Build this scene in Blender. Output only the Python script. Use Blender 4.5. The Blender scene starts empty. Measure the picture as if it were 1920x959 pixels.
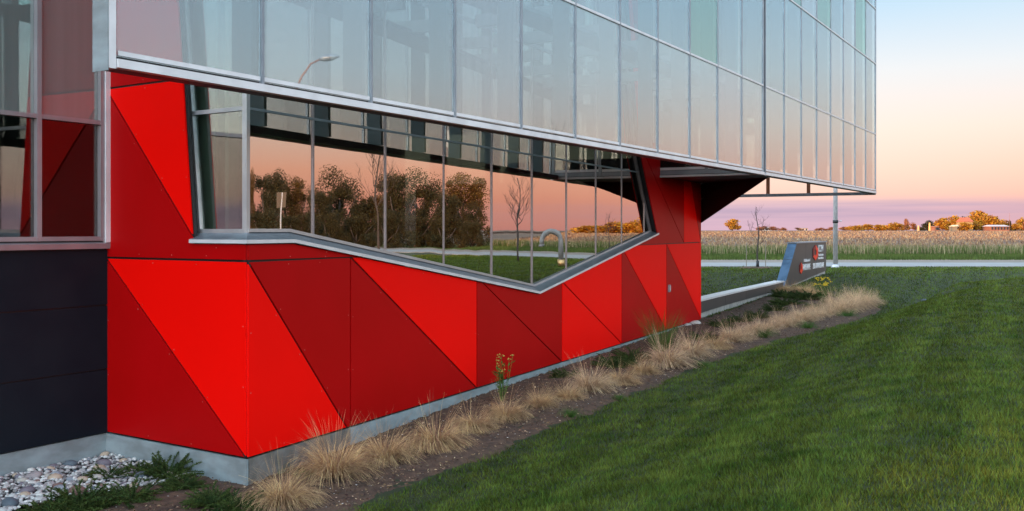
import bpy, bmesh, math, random
import numpy as np
from mathutils import Vector, Matrix
R = random.Random(7); NR = np.random.default_rng(7)
sc = bpy.context.scene
COL = sc.collection
F = 1863.0; CX = 960.0; HY = 432.0; CZ = 2.63       # lens (px of the 1920 px photo), horizon row, eye height

# ------------------------------------------------------------ camera, sky, sun, exposure
cam = bpy.data.objects.new('camera', bpy.data.cameras.new('camera')); COL.objects.link(cam)
cam.location = (0, 0, CZ); cam.rotation_euler = (math.radians(90), 0, 0)
cam.data.sensor_width = 36; cam.data.lens = F/1920*36
cam.data.shift_y = -(479.5-HY)/1920
cam.data.clip_start = .1; cam.data.clip_end = 6000
sc.camera = cam
SUN_EL, SUN_AZ = math.radians(3.2), math.radians(225)   # azimuth clockwise from +Y
w = bpy.data.worlds.new('World'); sc.world = w; w.use_nodes = True
nt = w.node_tree; nt.nodes.clear()
def wn(t, **k):
    n = nt.nodes.new(t)
    for a, b in k.items(): setattr(n, a, b)
    return n
L = nt.links.new
out = wn('ShaderNodeOutputWorld'); bg = wn('ShaderNodeBackground'); L(bg.outputs[0], out.inputs[0])
tc = wn('ShaderNodeTexCoord'); sep = wn('ShaderNodeSeparateXYZ'); L(tc.outputs['Generated'], sep.inputs[0])
mr = wn('ShaderNodeMath', operation='POWER'); mr.inputs[1].default_value = .5; mr.use_clamp = True
mx0 = wn('ShaderNodeMath', operation='MAXIMUM'); mx0.inputs[1].default_value = 0.0; L(sep.outputs[2], mx0.inputs[0]); L(mx0.outputs[0], mr.inputs[0])
def srgb(r, g, b, a=1.0):
    f = lambda c: (c/12.92 if c <= .04045 else ((c+.055)/1.055)**2.4)
    return (f(r/255), f(g/255), f(b/255), a)
def ramp(stops):
    n = wn('ShaderNodeValToRGB'); e = n.color_ramp.elements
    while len(e) < len(stops): e.new(.5)
    for el, (p, c) in zip(e, stops): el.position = p; el.color = c
    return n
Sq = math.sqrt
r1 = ramp([(0, srgb(208,172,192)), (Sq(.022), srgb(212,178,196)), (Sq(.034), srgb(244,200,188)), (Sq(.055), srgb(248,212,198)),
           (Sq(.095), srgb(246,224,214)), (Sq(.15), srgb(228,228,232)), (Sq(.22), srgb(180,212,236)), (Sq(.28), srgb(176,208,234)), (Sq(.45), srgb(196,216,232)), (1, srgb(168,192,220))])
L(mr.outputs[0], r1.inputs[0])
# the horizon grows pinker towards the east (to the right of the view)
r2 = ramp([(0, srgb(212,146,142)), (Sq(.03), srgb(236,158,142)), (Sq(.06), srgb(248,178,156)), (Sq(.10), srgb(238,206,194)),
           (Sq(.16), srgb(214,220,228)), (Sq(.25), srgb(184,212,236)), (Sq(.45), srgb(196,216,232)), (1, srgb(168,192,220))])
L(mr.outputs[0], r2.inputs[0])
dt = wn('ShaderNodeVectorMath', operation='DOT_PRODUCT'); dt.inputs[1].default_value = (math.sin(math.radians(75)), math.cos(math.radians(75)), 0)
L(tc.outputs['Generated'], dt.inputs[0])
mp = wn('ShaderNodeMapRange'); mp.inputs[1].default_value = .50; mp.inputs[2].default_value = .97; mp.interpolation_type = 'SMOOTHSTEP'
L(dt.outputs['Value'], mp.inputs[0])
m1 = wn('ShaderNodeMix', data_type='RGBA'); L(mp.outputs[0], m1.inputs[0]); L(r1.outputs[0], m1.inputs[6]); L(r2.outputs[0], m1.inputs[7])
# low lilac cloud bank, thin streaks
mpg = wn('ShaderNodeMapping'); mpg.inputs['Scale'].default_value = (5, 5, 150); L(tc.outputs['Generated'], mpg.inputs[0])
nz = wn('ShaderNodeTexNoise'); nz.inputs['Scale'].default_value = 1.0; nz.inputs['Detail'].default_value = 5; L(mpg.outputs[0], nz.inputs[0])
nzm = wn('ShaderNodeMath', operation='MULTIPLY_ADD'); nzm.inputs[1].default_value = .022; nzm.inputs[2].default_value = -.011; L(nz.outputs[0], nzm.inputs[0])
ad = wn('ShaderNodeMath', operation='ADD'); L(sep.outputs[2], ad.inputs[0]); L(nzm.outputs[0], ad.inputs[1])
cb = wn('ShaderNodeValToRGB'); e = cb.color_ramp.elements
for _ in range(3): e.new(.5)
for el, (p, v) in zip(e, [(0, 0), (.006, .15), (.016, .95), (.0215, .85), (.0285, 0)]): el.position = p; el.color = (v, v, v, 1)
L(ad.outputs[0], cb.inputs[0])
nz2 = wn('ShaderNodeTexNoise'); nz2.inputs['Scale'].default_value = 1.7; nz2.inputs['Detail'].default_value = 6; L(mpg.outputs[0], nz2.inputs[0])
cf = wn('ShaderNodeMath', operation='MULTIPLY'); L(cb.outputs[0], cf.inputs[0])
cm = wn('ShaderNodeMapRange'); cm.inputs[1].default_value = .3; cm.inputs[2].default_value = .62; cm.inputs[3].default_value = .35; L(nz2.outputs[0], cm.inputs[0]); L(cm.outputs[0], cf.inputs[1])
inv = wn('ShaderNodeMapRange'); inv.inputs[3].default_value = 1.0; inv.inputs[4].default_value = .15; L(mp.outputs[0], inv.inputs[0])
cf2 = wn('ShaderNodeMath', operation='MULTIPLY'); L(cf.outputs[0], cf2.inputs[0]); L(inv.outputs[0], cf2.inputs[1])
m2 = wn('ShaderNodeMix', data_type='RGBA'); L(cf2.outputs[0], m2.inputs[0]); L(m1.outputs[2], m2.inputs[6]); m2.inputs[7].default_value = srgb(176,156,184)
sky = wn('ShaderNodeTexSky', sky_type='NISHITA'); sky.sun_disc = False; sky.sun_elevation = SUN_EL; sky.sun_rotation = SUN_AZ
sk = wn('ShaderNodeMix', data_type='RGBA', blend_type='ADD'); sk.inputs[0].default_value = 1
skm = wn('ShaderNodeVectorMath', operation='SCALE'); skm.inputs['Scale'].default_value = .03; L(sky.outputs[0], skm.inputs[0])
L(m2.outputs[2], sk.inputs[6]); L(skm.outputs[0], sk.inputs[7])
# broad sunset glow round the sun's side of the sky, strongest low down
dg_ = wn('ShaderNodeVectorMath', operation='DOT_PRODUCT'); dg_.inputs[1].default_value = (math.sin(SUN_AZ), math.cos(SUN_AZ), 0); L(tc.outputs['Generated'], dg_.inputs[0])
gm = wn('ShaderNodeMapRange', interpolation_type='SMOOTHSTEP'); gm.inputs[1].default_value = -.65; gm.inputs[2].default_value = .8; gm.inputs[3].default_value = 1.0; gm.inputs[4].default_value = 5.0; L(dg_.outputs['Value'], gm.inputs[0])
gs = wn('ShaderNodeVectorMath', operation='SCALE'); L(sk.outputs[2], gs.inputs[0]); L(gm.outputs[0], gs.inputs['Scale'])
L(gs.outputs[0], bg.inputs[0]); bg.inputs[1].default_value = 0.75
sun = bpy.data.objects.new('sun', bpy.data.lights.new('sun', 'SUN')); COL.objects.link(sun)
sun.data.energy = 4.0; sun.data.angle = math.radians(.5); sun.data.color = (1, .52, .22)
sd = Vector((math.sin(SUN_AZ)*math.cos(SUN_EL), math.cos(SUN_AZ)*math.cos(SUN_EL), math.sin(SUN_EL)))
sun.rotation_euler = sd.to_track_quat('Z', 'Y').to_euler(); sun.location = (0, 0, 40)
sc.view_settings.view_transform = 'Standard'; sc.view_settings.look = 'None'; sc.view_settings.gamma = 1; sc.view_settings.exposure = 0.56
sc.render.engine = 'CYCLES'; cy = sc.cycles
cy.max_bounces = 10; cy.transparent_max_bounces = 24; cy.glossy_bounces = 5; cy.diffuse_bounces = 3; cy.transmission_bounces = 6
cy.caustics_reflective = False; cy.caustics_refractive = False; cy.sample_clamp_indirect = 6; cy.use_denoising = True

# ------------------------------------------------------------ materials
class MT:
    def __init__(s, name):
        s.m = bpy.data.materials.new(name); s.m.use_nodes = True; s.t = s.m.node_tree
        s.b = s.t.nodes.get('Principled BSDF'); s.o = s.t.nodes.get('Material Output')
    def n(s, t, **k):
        n = s.t.nodes.new(t)
        for a, b in k.items(): setattr(n, a, b)
        return n
    def l(s, a, b): s.t.links.new(a, b)
def plain(name, c, rough=.6, metal=0, c2=None, scale=8, spec=.5, bump=0, bscale=60, stretch=(1,1,1), rand=0, detail=4, coord='Object', lo=.35, hi=.65):
    M = MT(name); b = M.b
    b.inputs['Roughness'].default_value = rough; b.inputs['Metallic'].default_value = metal
    b.inputs['Specular IOR Level'].default_value = spec; b.inputs['Base Color'].default_value = (*c[:3], 1)
    tcn = M.n('ShaderNodeTexCoord'); mpn = M.n('ShaderNodeMapping'); mpn.inputs['Scale'].default_value = stretch
    M.l(tcn.outputs[coord], mpn.inputs[0])
    col = None
    if c2 is not None:
        nz = M.n('ShaderNodeTexNoise'); nz.inputs['Scale'].default_value = scale; nz.inputs['Detail'].default_value = detail
        M.l(mpn.outputs[0], nz.inputs[0])
        rg = M.n('ShaderNodeMapRange'); rg.inputs[1].default_value = lo; rg.inputs[2].default_value = hi; M.l(nz.outputs[0], rg.inputs[0])
        mx = M.n('ShaderNodeMix', data_type='RGBA'); M.l(rg.outputs[0], mx.inputs[0])
        mx.inputs[6].default_value = (*c[:3], 1); mx.inputs[7].default_value = (*c2[:3], 1); col = mx.outputs[2]
    if rand:
        g = M.n('ShaderNodeNewGeometry'); hv = M.n('ShaderNodeHueSaturation')
        rr = M.n('ShaderNodeMapRange'); rr.inputs[3].default_value = 1-rand; rr.inputs[4].default_value = 1+rand
        M.l(g.outputs['Random Per Island'], rr.inputs[0]); M.l(rr.outputs[0], hv.inputs['Value'])
        rh = M.n('ShaderNodeMapRange'); rh.inputs[3].default_value = .5-rand*.05; rh.inputs[4].default_value = .5+rand*.05
        M.l(g.outputs['Random Per Island'], rh.inputs[0]); M.l(rh.outputs[0], hv.inputs['Hue'])
        if col: M.l(col, hv.inputs['Color'])
        else: hv.inputs['Color'].default_value = (*c[:3], 1)
        col = hv.outputs[0]
    if col: M.l(col, b.inputs['Base Color'])
    if bump:
        nb = M.n('ShaderNodeTexNoise'); nb.inputs['Scale'].default_value = bscale; nb.inputs['Detail'].default_value = 6; M.l(mpn.outputs[0], nb.inputs[0])
        bp = M.n('ShaderNodeBump'); bp.inputs['Strength'].default_value = bump; bp.inputs['Distance'].default_value = .02
        M.l(nb.outputs[0], bp.inputs['Height']); M.l(bp.outputs[0], b.inputs['Normal'])
    return M.m
def leafmat(name, c, c2, trans=.3, rand=.35, scale=1.5, rough=.7):
    m = plain(name, c, rough, c2=c2, scale=scale, rand=rand, spec=.25)
    M = type('x', (), {})(); t = m.node_tree
    b = t.nodes['Principled BSDF']; o = t.nodes['Material Output']
    tr = t.nodes.new('ShaderNodeBsdfTranslucent'); mx = t.nodes.new('ShaderNodeMixShader'); mx.inputs[0].default_value = trans
    src = b.inputs['Base Color'].links[0].from_socket
    t.links.new(src, tr.inputs[0]); t.links.new(b.outputs[0], mx.inputs[1]); t.links.new(tr.outputs[0], mx.inputs[2]); t.links.new(mx.outputs[0], o.inputs[0])
    return m
def glassmat(name, gloss, gtint, ttint, frit=0, fritcol=(.75,.78,.76), edge=.9, rough=.0, streak=0):
    """thin architectural glass: mirror part growing to grazing, tinted see-through part, optional white frit print"""
    M = MT(name); t = M.t; t.nodes.remove(M.b)
    tr = M.n('ShaderNodeBsdfTransparent'); tr.inputs[0].default_value = (*ttint, 1)
    gl = M.n('ShaderNodeBsdfGlossy'); gl.inputs['Color'].default_value = (*gtint, 1); gl.inputs['Roughness'].default_value = rough
    base = tr.outputs[0]
    tcn = M.n('ShaderNodeTexCoord')
    if frit:
        di = M.n('ShaderNodeBsdfDiffuse'); di.inputs[0].default_value = (*fritcol, 1)
        tl = M.n('ShaderNodeBsdfTranslucent'); tl.inputs[0].default_value = (*fritcol, 1)
        mm = M.n('ShaderNodeMixShader'); mm.inputs[0].default_value = .5; M.l(di.outputs[0], mm.inputs[1]); M.l(tl.outputs[0], mm.inputs[2])
        mf = M.n('ShaderNodeMixShader'); M.l(base, mf.inputs[1]); M.l(mm.outputs[0], mf.inputs[2])
        mpn = M.n('ShaderNodeMapping'); mpn.inputs['Scale'].default_value = (9, 9, .25); M.l(tcn.outputs['Object'], mpn.inputs[0])
        nz = M.n('ShaderNodeTexNoise'); nz.inputs['Scale'].default_value = 1; nz.inputs['Detail'].default_value = 4; M.l(mpn.outputs[0], nz.inputs[0])
        rg = M.n('ShaderNodeMapRange'); rg.inputs[1].default_value = .3; rg.inputs[2].default_value = .7
        rg.inputs[3].default_value = frit*.93; rg.inputs[4].default_value = min(1, frit*1.07); M.l(nz.outputs[0], rg.inputs[0]); M.l(rg.outputs[0], mf.inputs[0])
        base = mf.outputs[0]
    lw = M.n('ShaderNodeLayerWeight'); lw.inputs[0].default_value = .5
    pw = M.n('ShaderNodeMath', operation='POWER'); pw.inputs[1].default_value = 2.2; M.l(lw.outputs['Facing'], pw.inputs[0])
    rg2 = M.n('ShaderNodeMapRange'); rg2.inputs[3].default_value = gloss; rg2.inputs[4].default_value = edge; M.l(pw.outputs[0], rg2.inputs[0])
    mg = M.n('ShaderNodeMixShader'); M.l(rg2.outputs[0], mg.inputs[0]); M.l(base, mg.inputs[1]); M.l(gl.outputs[0], mg.inputs[2])
    nb = M.n('ShaderNodeTexNoise'); nb.inputs['Scale'].default_value = .9; M.l(tcn.outputs['Object'], nb.inputs[0])
    bp = M.n('ShaderNodeBump'); bp.inputs['Strength'].default_value = .03; bp.inputs['Distance'].default_value = .05
    M.l(nb.outputs[0], bp.inputs['Height']); M.l(bp.outputs[0], gl.inputs['Normal'])
    M.l(mg.outputs[0], M.o.inputs[0])
    return M.m
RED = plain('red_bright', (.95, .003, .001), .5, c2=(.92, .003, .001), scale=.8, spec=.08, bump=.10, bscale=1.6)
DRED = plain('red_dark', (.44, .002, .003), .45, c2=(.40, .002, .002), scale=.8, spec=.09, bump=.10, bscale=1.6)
BLACK = plain('black_metal', (.008, .008, .009), .5)
NAVY = plain('dark_panel', (.006, .009, .014), .5, c2=(.009, .012, .017), scale=2, spec=.12)
SOFF = plain('soffit_panel', (.006, .007, .007), .55, c2=(.009, .009, .009), scale=2, spec=.25)
ALU = plain('aluminium', (.62, .62, .62), .38, metal=.55, c2=(.5, .5, .51), scale=3)
ALUW = plain('white_aluminium', (.78, .78, .78), .4, metal=.2, c2=(.66, .66, .66), scale=4)
ALUG = plain('grey_aluminium', (.30, .33, .36), .4, metal=.4, c2=(.24, .27, .30), scale=3)
ALUP = plain('satin_frame', (.36, .33, .34), .4, metal=.45, c2=(.3, .28, .29), scale=3)
SILL = plain('sill_metal', (.42, .47, .52), .33, metal=.7, c2=(.34, .39, .44), scale=5)
PLINTH = plain('plinth_paint', (.29, .34, .35), .7, c2=(.20, .225, .225), scale=3.5, stretch=(1, 1, 2.2), detail=8, bump=.1, bscale=40)
CONC = plain('rough_concrete', (.42, .40, .36), .9, c2=(.28, .27, .25), scale=5, bump=.5, bscale=25)
CONCD = plain('dirty_concrete', (.20, .18, .16), .9, c2=(.13, .115, .10), scale=6, bump=.5, bscale=30)
WGLASS = glassmat('window_glass', .50, (1, .93, .88), (.34, .42, .38), edge=.85)
LGLASS = glassmat('side_glass', .24, (.95, .95, .95), (.60, .68, .64), edge=.8)
SGLASS0 = glassmat('frit_glass', .19, (.9, .98, 1), (.90, .965, .965), frit=.22, fritcol=(.92, .95, .95), edge=.66)
SGLASS1 = glassmat('clear_screen_glass', .17, (.88, .96, 1), (.86, .96, .965), frit=.06, fritcol=(.9, .95, .96), edge=.66)
SV1 = [SGLASS1, glassmat('clear_screen_glass_pale', .22, (.92, .97, 1), (.84, .93, .93), frit=.13, fritcol=(.9, .95, .96), edge=.70), glassmat('green_screen_glass', .14, (.82, .96, .92), (.78, .94, .90), frit=.08, fritcol=(.82, .95, .91), edge=.62)]
SV0 = [SGLASS0, glassmat('frit_glass_pale', .15, (.92, .97, 1), (.88, .95, .95), frit=.25, fritcol=(.92, .94, .93), edge=.68), glassmat('frit_glass_clear', .14, (.9, .97, 1), (.9, .965, .965), frit=.16, fritcol=(.9, .95, .95), edge=.64)]
CGLASS0 = glassmat('curtain_glass', .11, (.85, .85, .84), (.42, .44, .42), edge=.8)
CGLASS1 = glassmat('teal_spandrel_glass', .22, (.85, .95, .93), (.42, .62, .56), frit=.62, fritcol=(.50, .53, .51), edge=.7)
INTW = plain('interior_wall', (.45, .46, .44), .8)
INTD = plain('interior_dark', (.07, .08, .08), .8)
SLAB = plain('slab_edge', (.10, .15, .16), .7)
FIN = plain('fin_metal', (.10, .15, .16), .5)
BLIND = plain('blind', (.62, .60, .52), .8)
MULCH = plain('mulch', (.115, .062, .036), .95, c2=(.055, .030, .019), scale=9, bump=1, bscale=45, detail=8)
CHIP = plain('bark_chip', (.19, .10, .06), .9, c2=(.06, .035, .024), scale=5, rand=.6)
SOIL = plain('lawn_soil', (.026, .036, .008), .95, c2=(.016, .024, .006), scale=3, bump=.5)
GRASS = leafmat('grass_blade', (.038, .070, .010), (.140, .165, .028), .25, .65, scale=2.2, rough=.9)
for _n in GRASS.node_tree.nodes:
    if _n.type == 'BSDF_PRINCIPLED': _n.inputs['Specular IOR Level'].default_value = .06
    if _n.type == 'TEX_NOISE': _n.inputs['Detail'].default_value = 8; _n.inputs['Roughness'].default_value = .68
STRAW = leafmat('straw', (.70, .45, .23), (.34, .20, .11), .2, .45, scale=5)
STRAW2 = leafmat('bleached_straw', (.78, .54, .34), (.42, .27, .16), .2, .42, scale=4)
REED = leafmat('reed', (.44, .34, .20), (.28, .22, .12), .3, .3, scale=1)
GREEN = leafmat('green_leaf', (.05, .12, .02), (.10, .18, .03), .3, .3, scale=3)
VERGE = leafmat('verge_grass', (.055, .085, .015), (.09, .12, .025), .3, .3, scale=.3)
JUN = leafmat('juniper_needle', (.026, .050, .012), (.075, .10, .020), .15, .6, scale=6)
TLEAF = leafmat('autumn_leaf', (.44, .17, .012), (.26, .13, .02), .25, .5, scale=.3)
TLEAFG = leafmat('dark_leaf', (.022, .024, .008), (.075, .045, .012), .2, .5, scale=.25)
TLEAFR = leafmat('rust_leaf', (.32, .11, .04), (.22, .08, .03), .2, .4, scale=.3)
BARK = plain('bark', (.07, .055, .045), .9, c2=(.04, .03, .025), scale=12, bump=.4)
FIELD = plain('stubble_soil', (.15, .095, .06), .95, c2=(.09, .06, .04), scale=.35, bump=.5, bscale=3, detail=8, stretch=(1, .4, 1))
STUB = leafmat('stubble', (.30, .18, .10), (.17, .10, .06), .1, .5, scale=.4)
PATH = plain('concrete_walk', (.27, .265, .255), .85, c2=(.22, .215, .21), scale=1.5, bump=.1)
ROADM = plain('road_gravel', (.22, .175, .14), .9, c2=(.17, .14, .11), scale=.9, bump=.2)
GALV = plain('galvanised', (.55, .56, .57), .5, metal=.3, c2=(.46, .47, .48), scale=6)
YEL = plain('yellow_petal', (.75, .55, .02), .6)
BRICK = plain('farm_brick', (.32, .11, .05), .9, c2=(.22, .08, .04), scale=3)
ROOFR = plain('farm_roof', (.45, .10, .04), .8, c2=(.35, .08, .03), scale=2)
WHITE = plain('white_paint', (.75, .74, .72), .6, c2=(.68, .67, .65), scale=2)
SIGNM = plain('sign_panel', (.055, .055, .055), .42, c2=(.065, .062, .06), scale=1.5, spec=.5)
LETW = plain('letter_white', (.8, .82, .82), .5)
LOGOR = plain('logo_red', (.75, .045, .012), .45)
LOGOD = plain('logo_dark_red', (.16, .006, .005), .45)

# ------------------------------------------------------------ mesh helpers
def setp(o, label=None, cat=None, group=None, kind=None):
    if label: o['label'] = label
    if cat: o['category'] = cat
    if group: o['group'] = group
    if kind: o['kind'] = kind
    return o
def empty(name, loc, label=None, cat=None, group=None):
    o = bpy.data.objects.new(name, None); COL.objects.link(o); o.location = loc; o.empty_display_size = .3
    return setp(o, label, cat, group)
def link(name, me, mat, parent=None, world=True):
    o = bpy.data.objects.new(name, me); COL.objects.link(o)
    if mat is not None and len(me.materials) == 0: me.materials.append(mat)
    if parent is not None:
        o.parent = parent
        if world: o.matrix_parent_inverse = Matrix.Translation(-WL(parent))
    return o
def WL(o):
    v = o.location.copy()
    p = o.parent
    return v if p is None else v + Vector((0, 0, 0))
class MB:
    def __init__(s): s.v = []; s.f = []
    def add(s, vs, fs):
        b = len(s.v); s.v += [tuple(x) for x in vs]; s.f += [tuple(b+i for i in f) for f in fs]; return s
    def prism(s, bot, top):
        n = len(bot); vs = list(bot)+list(top)
        fs = [tuple(range(n))[::-1], tuple(range(n, 2*n))] + [(i, (i+1) % n, n+(i+1) % n, n+i) for i in range(n)]
        return s.add(vs, fs)
    def box(s, c, e1, e2, e3):
        c, e1, e2, e3 = map(Vector, (c, e1, e2, e3))
        b = [c-e1-e2-e3, c+e1-e2-e3, c+e1+e2-e3, c-e1+e2-e3]
        return s.prism(b, [p+e3*2 for p in b])
    def bar(s, p, q, wv, hv):
        """bar from p to q with half extents wv, hv (vectors)"""
        p, q, wv, hv = map(Vector, (p, q, wv, hv))
        return s.prism([p-wv-hv, p+wv-hv, p+wv+hv, p-wv+hv], [q-wv-hv, q+wv-hv, q+wv+hv, q-wv+hv])
    def tube(s, pts, rs, n=6):
        pts = [Vector(p) for p in pts]; rings = []
        b0 = len(s.v)
        for i, p in enumerate(pts):
            d = (pts[min(i+1, len(pts)-1)]-pts[max(i-1, 0)]).normalized()
            a = d.orthogonal().normalized() if i == 0 else (a - d*a.dot(d)).normalized()
            c = d.cross(a)
            for k in range(n):
                t = 2*math.pi*k/n; s.v.append(tuple(p+(a*math.cos(t)+c*math.sin(t))*rs[i]))
        for i in range(len(pts)-1):
            for k in range(n):
                s.f.append((b0+i*n+k, b0+i*n+(k+1) % n, b0+(i+1)*n+(k+1) % n, b0+(i+1)*n+k))
        s.f.append(tuple(b0+k for k in range(n))[::-1]); s.f.append(tuple(b0+(len(pts)-1)*n+k for k in range(n)))
        return s
    def mesh(s, name, smooth=False):
        me = bpy.data.meshes.new(name); me.from_pydata(s.v, [], s.f); me.validate()
        bm = bmesh.new(); bm.from_mesh(me); bmesh.ops.recalc_face_normals(bm, faces=bm.faces); bm.to_mesh(me); bm.free()
        if smooth: me.polygons.foreach_set('use_smooth', [True]*len(me.polygons))
        return me
    def build(s, name, mat, parent=None, smooth=False):
        return link(name, s.mesh(name, smooth), mat, parent)
def npmesh(name, V, Fc):
    """V (n,3); Fc (m,k) faces all k-gons, quick"""
    me = bpy.data.meshes.new(name); V = np.asarray(V, np.float32); Fc = np.asarray(Fc, np.int32)
    me.vertices.add(len(V)); me.vertices.foreach_set('co', V.ravel())
    m, k = Fc.shape
    me.loops.add(m*k); me.loops.foreach_set('vertex_index', Fc.ravel())
    me.polygons.add(m); me.polygons.foreach_set('loop_start', np.arange(0, m*k, k, dtype=np.int32))
    me.update(calc_edges=True); me.validate(); return me

# ------------------------------------------------------------ vertical planes of the building
class Plane:
    def __init__(s, o, e, n):
        s.o = Vector((o[0], o[1])); s.e = Vector(e).normalized(); s.n = Vector(n).normalized()
    def px(s, x, y):
        """photo pixel -> (a, z) on this plane"""
        r = Vector(((x-CX)/F, 1.0))
        k = s.o.dot(s.n)/r.dot(s.n); p = r*k
        return ((p-s.o).dot(s.e), CZ+(HY-y)/F*p.y)
    def pt(s, a, z, d=0.0):
        p = s.o+s.e*a+s.n*d; return Vector((p.x, p.y, z))
    def E(s): return Vector((s.e.x, s.e.y, 0))
    def N(s): return Vector((s.n.x, s.n.y, 0))
Z = Vector((0, 0, 1))
C = (-2.694, 10.1)
dR = (.4346, .9006); nR = (.9006, -.4346)
dA = (-.8305, .557); nA = (-.557, -.8305)
dG = (.50773, .86153); nG = (.86153, -.50773)
PB = Plane(C, dR, nR); PA = Plane(C, dA, nA)
# corner of the two recessed glass planes
_M = Matrix(((nR[0], nR[1]), (nA[0], nA[1]))); _c2 = _M.inverted() @ Vector((-.165, -.165))
C2 = (C[0]+_c2.x, C[1]+_c2.y)
PB2 = Plane(C2, dR, nR); PA2 = Plane(C2, dA, nA)
PG = Plane((-7.248, 0), dG, nG)             # the glass screen
W0 = Vector((-4.632, 11.4)); PW = Plane(W0, (-dG[0], -dG[1]), nG)   # recessed wing, a grows towards the camera
TOP = 11.6
def poly_area(p): return sum(p[i][0]*p[(i+1) % len(p)][1]-p[(i+1) % len(p)][0]*p[i][1] for i in range(len(p)))/2
def inset(p, g):
    q = []
    for a in p:
        if not q or math.dist(a, q[-1]) > 1e-3: q.append(a)
    if math.dist(q[0], q[-1]) < 1e-3: q.pop()
    p = q
    if poly_area(p) < 0: p = p[::-1]
    n = len(p); o = []
    for i in range(n):
        A, B, D = Vector(p[i-1]), Vector(p[i]), Vector(p[(i+1) % n])
        d1 = (B-A).normalized(); d2 = (D-B).normalized()
        n1 = Vector((-d1.y, d1.x)); n2 = Vector((-d2.y, d2.x))
        m = n1+n2
        k = g/max(.12, (1+n1.dot(n2))/1.0)
        o.append(tuple(B+m*k))
    return o
def clip(p, f):
    """keep where f(pt) >= 0"""
    o = []
    for i in range(len(p)):
        A, B = p[i], p[(i+1) % len(p)]; fa, fb = f(A), f(B)
        if fa >= 0: o.append(A)
        if fa*fb < 0:
            t = fa/(fa-fb); o.append((A[0]+(B[0]-A[0])*t, A[1]+(B[1]-A[1])*t))
    return o
def tilted(PL, poly, d0, d1, k=.0025):
    # a pane set a hair out of true, as real glazing is, so its mirror image breaks at the mullions
    a0 = min(p[0] for p in poly); a1 = max(p[0] for p in poly); e0, e1 = R.uniform(-k, k), R.uniform(-k, k)
    if poly_area(poly) < 0: poly = poly[::-1]
    f = lambda a: e0+(e1-e0)*(a-a0)/max(.01, a1-a0)
    return MB().prism([PL.pt(a, z, d0+f(a)) for a, z in poly], [PL.pt(a, z, d1+f(a)) for a, z in poly])
def slab(PL, poly, d0, d1, mb=None):
    if poly_area(poly) < 0: poly = poly[::-1]
    mb = mb or MB(); mb.prism([PL.pt(a, z, d0) for a, z in poly], [PL.pt(a, z, d1) for a, z in poly]); return mb

bld = empty('office_building', (C[0], C[1], 0), 'modern office building with faceted red metal base, glass screen and dark recessed wing', 'building')

# ------------------------------------------------------------ red cladding panels
core = MB()
screws = MB()
def panel(PL, pts, mat, label=None, px=True, top=None):
    p = [PL.px(*q) if px else q for q in pts]
    slab(PL, p, -.05, -.012, core)
    q = inset(p, .012)
    o = slab(PL, q, -.008, .010).build('red_panel', mat, bld)
    if label: o['label'] = label
    # flat head fasteners along the edges
    n = len(q); q2 = inset(q, .035)
    for i in range(n):
        A, B = Vector(q2[i]), Vector(q2[(i+1) % len(q2)]); Ld = (B-A).length
        m = int(Ld/.75)
        for k in range(1, m+1):
            a, z = A+(B-A)*(k/(m+1)); c = PL.pt(a, z, .0112)
            e = PL.E()*.0045; screws.add([c-e-Z*.0055, c+e-Z*.0055, c+e+Z*.0055, c-e+Z*.0055], [(0, 1, 2, 3)])
    return o
aE, zS = PA.px(203, 487); _, zB = PA.px(203, 811)
zS = 2.315; zB = .31
def A(x, y): return PA.px(x, y)
aIn = A(200, 430)[0]
sl0 = A(345, 148); sl1 = A(363, 443)                       # left slanted edge of the opening
def SLa(z): return sl0[0]+(sl1[0]-sl0[0])*(z-sl0[1])/(sl1[1]-sl0[1])
zU = sl0[1]
sr0 = PB.px(1200, 288); sr1 = PB.px(1231, 438)             # right slanted edge
def SRa(z):
    t = (z-sr0[1])/(sr1[1]-sr0[1]); t = t if t > 0 else t*.35
    return sr0[0]+(sr1[0]-sr0[0])*t
zk = PA.px(463, 457)[1]
aend = PB.px(1314, 500)[0]
def seam(PL, x): return (PL.px(x, 470)[0], zS)
def low(PL, x): return (PL.px(x, 600)[0], zB)
iA = aIn
# return face
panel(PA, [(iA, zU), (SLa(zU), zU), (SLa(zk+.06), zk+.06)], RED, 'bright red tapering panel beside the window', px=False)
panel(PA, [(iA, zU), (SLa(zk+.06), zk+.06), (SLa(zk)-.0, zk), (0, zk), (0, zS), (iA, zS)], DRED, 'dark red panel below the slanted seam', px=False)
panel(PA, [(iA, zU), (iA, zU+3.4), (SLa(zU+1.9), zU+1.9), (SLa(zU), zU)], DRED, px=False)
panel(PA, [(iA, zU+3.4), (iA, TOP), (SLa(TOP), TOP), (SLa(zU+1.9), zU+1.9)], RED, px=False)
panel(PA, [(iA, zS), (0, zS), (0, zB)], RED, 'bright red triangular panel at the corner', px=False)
panel(PA, [(iA, zS), (0, zB), (iA, zB)], DRED, 'dark red triangular panel', px=False)
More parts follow.
